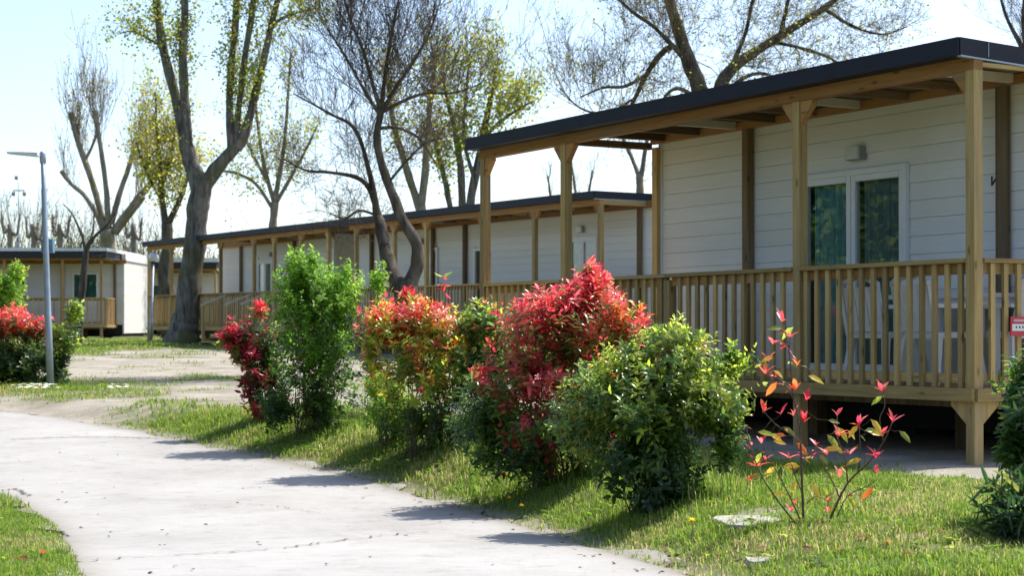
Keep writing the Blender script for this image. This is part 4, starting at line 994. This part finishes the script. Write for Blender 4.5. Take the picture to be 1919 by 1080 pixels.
tree('leafy_tree', 'yellow-green leafy tree behind the open terrace, left of the big trunk', 64,
     [[(313, 640, 16), (316, 560, 15), (309, 520, 17), (313, 470, 13), (313, 420, 12)], [(312, 425, 8), (303, 370, 7), (298, 310, 5), (291, 230, 3), (288, 170, 2)], [(315, 420, 8), (335, 375, 6), (348, 335, 4), (353, 290, 3)], [(305, 380, 4), (280, 330, 3), (262, 270, 2)], [(302, 350, 4), (318, 290, 3), (325, 230, 2)]],
     BARK_E, TWIGP, [(1, 26, .15, 1.5, 1, up_), (2, 20, .2, 1.3, 1, up_), (3, 20, .2, 1.4, 1, up_), (4, 20, .2, 1.3, 1, up_)], (7, .10, {'gold': 5, 'spring': 5, 'lime': 3, 'leafgreen': 1}, .22, .85))
tree('leafy_tree', 'slender pale tree with sparse young leaves behind the far roof, mid left', 72,
     [[(508, 600, 12), (510, 450, 10), (513, 410, 9), (516, 378, 9)], [(516, 385, 6), (500, 330, 5), (486, 260, 4), (476, 180, 3), (470, 120, 2)], [(516, 380, 7), (526, 320, 5), (536, 250, 4), (542, 170, 3), (548, 100, 2)], [(514, 395, 5), (480, 345, 3.5), (440, 325, 3), (398, 322, 2)], [(518, 382, 5), (545, 330, 4), (570, 280, 3), (592, 230, 2)], [(505, 350, 4), (470, 280, 3), (440, 220, 2)]],
     BARK_B, TWIGP, [(1, 22, .1, 1.5, 1, up_), (2, 24, .1, 1.5, 1, up_), (3, 20, .15, 1.1, 1, bare), (4, 20, .15, 1.4, 1, up_), (5, 18, .2, 1.4, 1, up_)], (4, .10, {'spring': 5, 'leafgreen': 3, 'gold': 2, 'lime': 2}, .22, .7))
tree('bare_tree', 'dark bare tree with twin trunks rising behind the red shrubs', 29,
     [[(772, 660, 46), (768, 600, 41), (764, 560, 38), (759, 528, 36)], [(752, 540, 28), (728, 497, 24), (714, 450, 20), (707, 410, 17), (696, 384, 9)], [(766, 535, 25), (782, 495, 21), (778, 450, 18), (752, 408, 17), (731, 355, 15), (713, 300, 13), (707, 250, 12), (716, 200, 9)],
      [(706, 405, 14), (688, 350, 9), (660, 325, 7), (610, 316, 5), (565, 312, 4), (520, 290, 2)], [(703, 400, 12), (686, 310, 8), (660, 235, 6), (610, 205, 4), (545, 170, 2)],
      [(714, 208, 8), (700, 160, 6), (684, 100, 5), (660, 40, 4), (640, -30, 2)], [(716, 208, 8), (720, 150, 6), (731, 80, 5), (746, 0, 3), (755, -60, 2)], [(718, 203, 8), (740, 160, 6), (770, 110, 5), (800, 50, 3.5), (822, -20, 2)],
      [(720, 207, 7), (760, 190, 5), (800, 180, 4), (850, 182, 3), (905, 168, 1.5)], [(712, 215, 7), (690, 180, 5.5), (650, 110, 4), (618, 60, 2.5)], [(726, 345, 5), (765, 300, 4), (800, 270, 3), (830, 262, 2)], [(704, 400, 5), (668, 390, 4), (640, 405, 3), (610, 395, 2)], [(714, 240, 6), (740, 235, 5), (780, 250, 4), (815, 300, 2)]],
     BARK_E, TWIGD, [(3, 26, .15, 1.0, 2, bare), (4, 26, .2, 1.0, 2, barex), (5, 28, .1, 1.35, 2, barex), (6, 28, .1, 1.35, 2, barex), (7, 28, .1, 1.35, 2, barex), (8, 26, .1, 1.2, 2, barex), (9, 26, .1, 1.35, 2, barex), (10, 16, .2, .7, 2, bare), (11, 14, .2, .7, 2, bare), (12, 14, .2, .8, 2, bare), (2, 12, .35, .6, 1, bare), (1, 8, .4, .6, 1, bare)], None, sides=14, depth=.9, thin=.6)
tree('leafy_tree', 'pale V-forked tree behind the dark bare tree', 60,
     [[(790, 600, 15), (789, 450, 13), (788, 385, 13)], [(786, 390, 9), (770, 340, 9), (755, 290, 8), (741, 243, 7), (733, 190, 5), (728, 130, 3)], [(790, 388, 10), (797, 330, 9), (801, 280, 8), (806, 220, 6), (813, 165, 4), (820, 110, 3)]],
     BARK_B, TWIGP, [(1, 28, .3, 1.6, 1, up_), (2, 34, .25, 1.7, 1, up_)], (5, .10, {'spring': 4, 'gold': 2, 'leafgreen': 3}, .22, .6))
tree('leafy_tree', 'yellow-green leafy tree with two dark stems behind the far roof, beside the near roof end', 62,
     [[(876, 600, 16), (875, 450, 14), (873, 395, 14)], [(867, 400, 9), (865, 345, 9), (862, 300, 8), (851, 240, 6), (837, 180, 4), (828, 120, 3)], [(880, 400, 11), (891, 335, 10), (904, 265, 9), (915, 205, 7), (926, 150, 4), (935, 110, 3)], [(905, 260, 5), (940, 225, 4), (975, 200, 3), (1003, 185, 2)], [(845, 390, 7), (838, 350, 7), (826, 305, 6), (815, 260, 4)], [(890, 340, 5), (870, 260, 4), (875, 180, 3), (880, 120, 2)]],
     BARK_A, TWIGP, [(1, 26, .2, 1.5, 1, up_), (2, 28, .3, 1.5, 1, up_), (3, 26, .2, 1.2, 1, up_), (4, 16, .3, 1.2, 1, up_), (5, 26, .2, 1.4, 1, up_)], (6, .11, {'spring': 5, 'gold': 2, 'lime': 4, 'leafgreen': 3}, .25, .75))
tree('willow_tree', 'large spreading bare willow behind the near lodge roof', 34,
     [[(1345, 640, 36), (1340, 400, 34), (1332, 250, 32), (1312, 165, 26), (1290, 110, 22), (1270, 50, 18), (1255, 0, 16), (1240, -70, 13), (1225, -150, 8)], [(1335, 230, 24), (1352, 155, 20), (1388, 113, 17), (1432, 84, 14), (1500, 40, 12), (1560, 0, 10), (1615, -45, 8), (1680, -80, 4)],
      [(1290, 108, 12), (1268, 86, 10), (1240, 100, 9), (1212, 140, 8), (1186, 192, 6), (1165, 235, 4)], [(1212, 140, 6), (1170, 165, 5), (1130, 170, 4), (1085, 190, 2)], [(1195, 180, 4), (1140, 210, 4), (1090, 200, 3), (1050, 160, 2)], [(1300, 130, 8), (1230, 60, 6), (1180, 30, 5), (1120, -20, 3)], [(1360, 150, 8), (1400, 60, 6), (1420, -20, 5), (1450, -80, 3)],
      [(1470, 60, 7), (1480, 0, 6), (1490, -60, 4)], [(1460, 70, 6), (1510, 90, 5), (1560, 120, 4), (1580, 170, 2)], [(1560, 2, 6), (1610, 40, 5), (1660, 60, 3), (1700, 50, 2)], [(1345, 190, 8), (1390, 150, 6), (1430, 150, 5), (1460, 190, 3)], [(1320, 190, 7), (1270, 170, 6), (1240, 190, 4), (1220, 240, 3)]],
     BARK_E, TWIGW, [(0, 30, .55, 1.6, 2, will), (1, 50, .15, 1.5, 2, will), (2, 22, .15, 1.2, 2, will), (3, 18, .15, 1.3, 2, barex), (4, 18, .15, 1.3, 2, barex), (5, 36, .15, 1.3, 2, barex), (6, 22, .15, 1.1, 2, will), (7, 16, .1, 1.0, 2, will), (8, 20, .15, 1.0, 2, will), (9, 22, .15, 1.0, 2, will), (10, 14, .15, .8, 2, will), (11, 12, .15, .8, 2, will)],
     (2, .05, {'spring': 4, 'leafgreen': 2, 'tan': 2}, .06, .14), sides=12, depth=1.5, thin=.62)
tree('young_tree', 'slim forked bare tree seen through the near open terrace', 46,
     [[(1196, 600, 10), (1200, 400, 9), (1200, 345, 9), (1198, 325, 8)], [(1197, 330, 5), (1184, 290, 4.5), (1172, 260, 4), (1162, 215, 3)], [(1202, 330, 6), (1209, 285, 5), (1216, 245, 4), (1226, 190, 3)]],
     BARK_B, TWIG, [(1, 8, .2, .7, 1, up_), (2, 10, .2, .7, 1, up_), (0, 3, .6, .7, 1, up_)], None)
tree('young_tree', 'small dark bare tree in front of the left cream lodge', 50,
     [[(148, 640, 8), (152, 570, 8), (158, 510, 8), (162, 470, 6), (172, 450, 5)], [(162, 475, 4), (150, 440, 3), (130, 400, 2), (110, 380, 1)], [(172, 452, 4), (190, 435, 3), (205, 425, 2), (225, 400, 1)], [(170, 455, 3), (172, 420, 2), (168, 380, 1)]],
     BARK_E, TWIG, [(1, 8, .2, .8, 1, bare), (2, 10, .2, .8, 1, bare), (3, 10, .1, .8, 1, bare), (0, 8, .6, .8, 1, bare)], None)
tree('bare_tree', 'bare twiggy tree rising above the near roof at the right edge', 40,
     [[(1960, 640, 16), (1950, 300, 14), (1945, 150, 12)], [(1945, 160, 8), (1920, 90, 6), (1895, 30, 4), (1880, -30, 2)], [(1945, 160, 8), (1965, 80, 6), (1975, 0, 4)], [(1925, 100, 5), (1915, 40, 4), (1915, -30, 3)]],
     BARK_E, TWIG, [(1, 18, .2, .9, 2, barex), (2, 14, .2, .9, 2, barex), (3, 16, .2, .9, 2, barex)], None)
for i, (px, tp, Yd, lab) in enumerate([(1045, 330, 85, 'faint bare tree top between the near porch posts, left one'), (1090, 315, 90, 'faint bare tree top between the near porch posts, right one'), (655, 395, 85, 'faint bare tree above the far roof beside the dark tree'), (18, 395, 92, 'hazy bare tree at the far left edge behind the cream lodge'), (62, 405, 96, 'hazy bare tree left of the lamp post behind the cream lodge'), (112, 400, 94, 'hazy bare tree just right of the lamp post behind the cream lodge'), (250, 405, 96, 'hazy bare tree between the pollard and the yellow-green tree')]):
    tree('bare_tree', lab, Yd, [[(px, 620, 8), (px + 2, 480, 7), (px, 420, 5)], [(px, 430, 4), (px - 12, tp + 40, 3), (px - 18, tp, 2)], [(px, 430, 4), (px + 14, tp + 45, 3), (px + 20, tp + 5, 2)]], BARK_B, TWIGP,
         [(1, 12, .2, 1.2, 1, pol), (2, 12, .2, 1.2, 1, pol), (0, 6, .6, 1.0, 1, pol)], None, group='distant bare trees')
# bare thicket far behind the lodges
S = []; tips = []
for i in range(620):
    x = R.uniform(-45, -17) if i < 480 else R.uniform(-13, 60); y = R.uniform(98, 125); z = gz(x, y)
    hgt = R.uniform(2.4, 6.0) * (1 if x < -20 else .75) * (.55 + .75 * float(vnoise(x, 0, 4, 41)))
    for j in range(3):
        d = np.array([R.uniform(-.35, .35), R.uniform(-.3, .3), 1.0]); d /= np.linalg.norm(d)
        grow(S, tips, np.array([x + R.uniform(-.4, .4), y, z - .1]), d, hgt * R.uniform(.7, 1.1), .035, 1, dict(up=.6, wob=.10, kids={1: 9, 2: 4}, along=.7, spread=.45, ratio=(.3, .6), rmin=.016))
fw = tag(link('thicket', segs_mesh('thicket', S, TWIGK, 3)), 'brown bare thicket far behind the lodges', kind='stuff')
tp = np.array([a for a, b in tips if R.random() < .6]); nl = len(tp) * 2; P = np.repeat(tp, 2, 0) + NR.normal(size=(nl, 3)) * .3
C = np.array([PAL[k_] for k_ in ('bronze', 'olive', 'leafgreen', 'green')])[NR.integers(0, 4, nl)]
tag(link('undergrowth', leaves_mesh('undergrowth', P, rnd(nl), rnd(nl), NR.uniform(.10, .18, nl), NR.uniform(.06, .12, nl), C, LEAFT)), 'dull green undergrowth among the far thicket', kind='stuff')
# leafy trees left of the view: the door glass mirrors them
n = 16000; P = np.c_[NR.uniform(-45, 45, n), NR.normal(size=n) * 2 - 30, np.zeros(n)]
P[:, 2] = ground(P[:, 0], P[:, 1]) + EYE + NR.random(n) * (7 + 3 * vnoise(P[:, 0], P[:, 0] * 0, 5, 31))
C = np.array([PAL[k_] for k_ in ('green', 'dark', 'olive', 'leafgreen')])[NR.integers(0, 4, n)]
tag(link('woodland', leaves_mesh('woodland', P, rnd(n), rnd(n), NR.uniform(.5, .9, n), NR.uniform(.35, .6, n), C, LEAFT)), 'green woodland edge behind the viewer', kind='stuff')
def leaftree(x, y, h, w_, label):
    z = gz(x, y); r = empty('leafy_tree', (x, y, z), 0, label, 'tree', 'leafy trees beside the path')
    V, Q, T = tube([(0, 0, -.2), (.05, 0, h * .3), (0, .05, h * .7)], [.16, .12, .05], 9); link('trunk', mesh_np('trunk', V, [Q, T], BARK_E, None, True), r)
    n = 20000; cs = np.c_[NR.normal(size=(60, 2)) * w_ * .40, NR.uniform(.2, h, 60)]
    P = cs[NR.integers(0, 40, n)] + NR.normal(size=(n, 3)) * w_ * .16
    C = np.array([PAL[k_] for k_ in ('green', 'dark', 'olive', 'leafgreen')])[NR.integers(0, 4, n)]
    link('crown', leaves_mesh('crown', P, rnd(n), rnd(n), NR.uniform(.17, .27, n), NR.uniform(.11, .18, n), C, LEAFT), r, kind='stuff')
for x, y, q in ((-14.5, 15, 'first and nearest'), (-16, 18, 'second'), (-15.5, 21, 'third'), (-17, 24.5, 'fourth'), (-16.5, 28, 'last and farthest')):
    leaftree(x, y, 8.5, 4.2, q + ' of the dense green trees beside the path, left of the view')

# ---------------------------------------------------------------- grass
def blades(X, Y, hs, wdt, C, lean=.5):
    n = len(X); Z = ground(X, Y) + EYE; P = np.c_[X, Y, Z - .004]
    a = NR.random(n) * 2 * np.pi; S = np.c_[np.cos(a), np.sin(a), np.zeros(n)]; B = np.c_[-np.sin(a), np.cos(a), np.zeros(n)]
    le_ = (NR.random(n) * lean)[:, None]; h = hs[:, None]; w_ = wdt[:, None]
    m1 = P + B * h * le_ * .3 + np.array([0, 0, 1.]) * h * .55; tp = P + B * h * le_ + np.array([0, 0, 1.]) * h * (1 - .35 * le_)
    V = np.stack([P - S * w_ * .5, P + S * w_ * .5, m1 + S * w_ * .38, m1 - S * w_ * .38, tp], 1).reshape(-1, 3); o = np.arange(n)[:, None] * 5
    return V, np.array([[0, 1, 2, 3]]) + o, np.array([[3, 2, 4]]) + o, np.repeat(C, 5, 0)
def scatter(n, x0, x1, y0, y1, dens, hr, wr):
    X = NR.uniform(x0, x1, n); Y = NR.uniform(y0, y1, n)
    vis = (np.abs(X) < Y * .325 + .6); X, Y = X[vis], Y[vis]
    s = sandmask(X, Y); d = sdist(X, Y, EDGE); dl = sdist(X, Y, LEFT)
    onpath = (d < -.05) & (dl > .06) & (Y < 26.5)
    cl = vnoise(X, Y, .35, 21) * .6 + vnoise(X, Y, .12, 22) * .4
    keep = (~onpath) & (NR.random(len(X)) < dens * (1 - s) ** 2.2 * (.25 + 1.2 * cl))
    X, Y, cl, s = X[keep], Y[keep], cl[keep], s[keep]; n = len(X)
    dry = vnoise(X, Y, .7, 23); t = NR.random((n, 1)); c1, c2, c3 = np.array([.095, .185, .02]), np.array([.215, .29, .04]), np.array([.42, .35, .17])
    C = c1 * (1 - t) + c2 * t; q = (NR.random(n) < .06 + .32 * sst(.5, .82, dry))[:, None]; C = np.where(q, c3 * NR.uniform(.7, 1.1, (n, 1)), C)
    hs = NR.uniform(hr[0], hr[1], n) * (.55 + .9 * cl); return X, Y, hs, NR.uniform(wr[0], wr[1], n), C
GV, GQ, GT, GC, off = [], [], [], [], 0
for n, x0, x1, y0, y1, dn, hr, wr in [(260000, -4.5, 4, 7.2, 12.5, .9, (.025, .065), (.004, .008)), (240000, -4.8, 5, 12.5, 19.5, .9, (.03, .085), (.005, .011)), (170000, -9, 1, 19.5, 34, .9, (.025, .075), (.008, .016)), (100000, -17, 2, 34, 62, .9, (.04, .10), (.014, .03)),
                                    (30000, -3.5, 2, 9.5, 19, .35, (.09, .19), (.005, .009))]:
    X, Y, hs, wv, C = scatter(n, x0, x1, y0, y1, dn, hr, wr)
    if n == 30000:
        d = sdist(X, Y, EDGE); kq = (d > .5) & (d < 2.2); X, Y, hs, wv, C = X[kq], Y[kq], hs[kq], wv[kq], C[kq]
    V, Q, T, c = blades(X, Y, hs, wv, C, 1.0); GV.append(V); GQ.append(Q + off); GT.append(T + off); GC.append(c); off += len(V)
tag(link('grass', mesh_np('grass', np.vstack(GV), [np.vstack(GQ), np.vstack(GT)], GRASSM, np.vstack(GC))), 'rough spring grass on the bank and the lawns', kind='stuff')
# broad-leaved weeds in the turf
P, D, N, L = [], [], [], []
for i in range(1100):
    y = R.uniform(7.6, 18); x = R.uniform(-.32 * y, .32 * y); d = float(sdist(x, y, EDGE)); dl = float(sdist(x, y, LEFT))
    if (d < .1 and dl > .05) or float(sandmask(x, y)) > .5: continue
    for j in range(R.randint(4, 9)):
        a = R.random() * 6.28; P.append((x, y, gz(x, y) + .01)); D.append((math.cos(a), math.sin(a), R.uniform(.2, .9))); N.append((0, 0, 1)); L.append(R.uniform(.03, .07))
L = np.array(L); C = np.array([PAL[k_] for k_ in ('bright', 'green', 'lime', 'leafgreen')])[NR.integers(0, 4, len(L))]
tag(link('weeds', leaves_mesh('weeds', np.array(P), np.array(D, float), np.array(N, float), L, L * .4, C, LEAFT, .3, .3)), 'small broad-leaved weeds growing in the grass', kind='stuff')
# grit and crumbs on the sandy ground and at the path's edge
P, D, N, L, C = [], [], [], [], []
for i in range(3000):
    y = R.uniform(8, 30); x = R.uniform(-.32 * y, .32 * y); d = float(sdist(x, y, EDGE))
    if not (abs(d) < .28 or (R.random() < .10 and -3 < d < 0) or (R.random() < .16 and float(sandmask(x, y)) > .4)): continue
    a = R.random() * 6.28; P.append((x, y, gz(x, y) + .018)); D.append((math.cos(a), math.sin(a), R.uniform(-.1, .3))); N.append((R.uniform(-.4, .4), R.uniform(-.4, .4), 1)); L.append(R.uniform(.015, .045))
    C.append(R.choice([(.10, .07, .045), (.2, .15, .09), (.06, .045, .03), (.3, .26, .2)]))
L = np.array(L); tag(link('leaf_litter', leaves_mesh('leaf_litter', np.array(P), np.array(D), np.array(N), L, L * .6, np.array(C), LEAFT)), 'brown crumbs of dead leaves along the path edge', kind='stuff')
# dandelions
YEL = plain('dandelion_yellow', (.75, .55, .03), .7, .2); GRN = plain('flower_stalk', (.10, .20, .04), .6, .3)
dm = None
for px, py, wh in [(682, 873, 'left of two below the red tipped photinia'), (765, 872, 'right of two below the red tipped photinia'), (955, 947, 'upper of the close pair near the path edge'), (978, 962, 'lower of the close pair near the path edge'), (1297, 998, 'left of the pale stone slab'), (1250, 930, 'under the dark glossy shrub')]:
    g = gp(px, py + 12); r = empty('dandelion', g, 0, 'yellow dandelion, ' + wh, 'flower', 'dandelions in the grass bank')
    if dm is None:
        V, Q, T = tube([(0, 0, 0), (.004, 0, .05), (0, .003, .09)], [.003, .003, .002], 5); sm1 = mesh_np('stalk', V, [Q, T], GRN)
        n = 36; a = np.arange(n) * 2.4; e = np.linspace(1.3, .1, n); Dd = np.c_[np.cos(a) * np.cos(e), np.sin(a) * np.cos(e), np.sin(e)]
        dm = leaves_mesh('flower_head', np.tile([[0, 0, .09]], (n, 1)), Dd, np.c_[-np.cos(a) * np.sin(e), -np.sin(a) * np.sin(e), np.cos(e)], np.full(n, .02), np.full(n, .007), np.tile([[.75, .55, .03]], (n, 1)), LEAFT)
    link('stalk', sm1, r); link('flower_head', dm, r)
# white daisies by the lamp post
P, D, N, L = [], [], [], []
for i in range(46):
    g = gp(R.gauss(72, 22) if i < 34 else R.uniform(200, 240), R.uniform(733, 742))
    for j in range(6):
        a = j * 1.05; P.append((g.x, g.y, g.z + .10)); D.append((math.cos(a), math.sin(a), .3)); N.append((0, 0, 1)); L.append(.035)
L = np.array(L); tag(link('daisies', leaves_mesh('daisies', np.array(P), np.array(D, float), np.array(N, float), L, L * .5, np.tile([[.8, .8, .78]], (len(L), 1)), LEAFT)), 'white daisies round the foot of the lamp post', 'flowers', kind='stuff')
# fallen leaves
for px, py, key, lab in [(1575, 1045, 'bronze', 'bronze dead leaf in the grass below the sapling, centre'), (1660, 1030, 'orange', 'orange dead leaf in the lawn, brightest one'), (1500, 1040, 'maroon', 'dark maroon dead leaf below the left side of the sapling'),
        (1630, 1020, 'bronze', 'bronze dead leaf just left of the bright orange one'), (1690, 1052, 'maroon', 'dark maroon dead leaf right of the bright orange one'), (1440, 1040, 'bronze', 'bronze dead leaf beside the small pale stone'),
        (80, 1050, 'orange', 'orange dead leaf on the verge at bottom left'), (60, 1020, 'tan', 'tan dead leaf on the verge at bottom left'), (55, 1060, 'maroon', 'dark dead leaf on the verge at bottom left'),
        (1240, 1040, 'bronze', 'bronze dead leaf at the path edge near the bottom'), (1380, 1030, 'tan', 'tan dead leaf between slab and small stone'), (1770, 1010, 'bronze', 'bronze dead leaf near the low narrow-leaved shrub')]:
    g = gp(px, py); o = leaf_obj(None, (g.x, g.y, g.z + .03), (R.uniform(-1, 1), R.uniform(-1, 1), .2), (R.uniform(-.3, .3), R.uniform(-.3, .3), 1), R.uniform(.06, .09), key, .5, .3, LEAFT)
    o.name = 'fallen_leaf'; tag(o, lab, 'leaf', 'dead leaves lying in the grass')
# stones
def slab(name, label, px, py, wx, wy, hz, seed):
    g = gp(px, py); n = 14; a = np.linspace(0, 2 * np.pi, n, endpoint=False); rr = 1 + .12 * np.sin(a * 3 + seed) + NR.normal(size=n) * .06
    sq = 1 / np.maximum(np.abs(np.cos(a)), np.abs(np.sin(a))) ** .7
    V = [(wx / 2 * rr[i] * sq[i] * math.cos(a[i]), wy / 2 * rr[i] * sq[i] * math.sin(a[i]), z + (.0 if z < 0 else NR.normal() * .003)) for z in (-.08, hz) for i in range(n)] + [(0, 0, hz + .004)]
    V = np.array(V); Q = [(i, (i + 1) % n, n + (i + 1) % n, n + i) for i in range(n)]; T = [(n + i, n + (i + 1) % n, 2 * n) for i in range(n)]
    o = link(name, mesh_np(name, V, [Q, T], STONE), None, g + Vector((0, 0, .004)), (0, 0, .15)); return tag(o, label, 'stone')
slab('stone_slab', 'flat pale stone slab in the grass left of the sapling', 1405, 981, .34, .46, .012, 1)
slab('stone', 'small pale stone in the grass near the bottom edge', 1425, 1057, .13, .16, .012, 2)
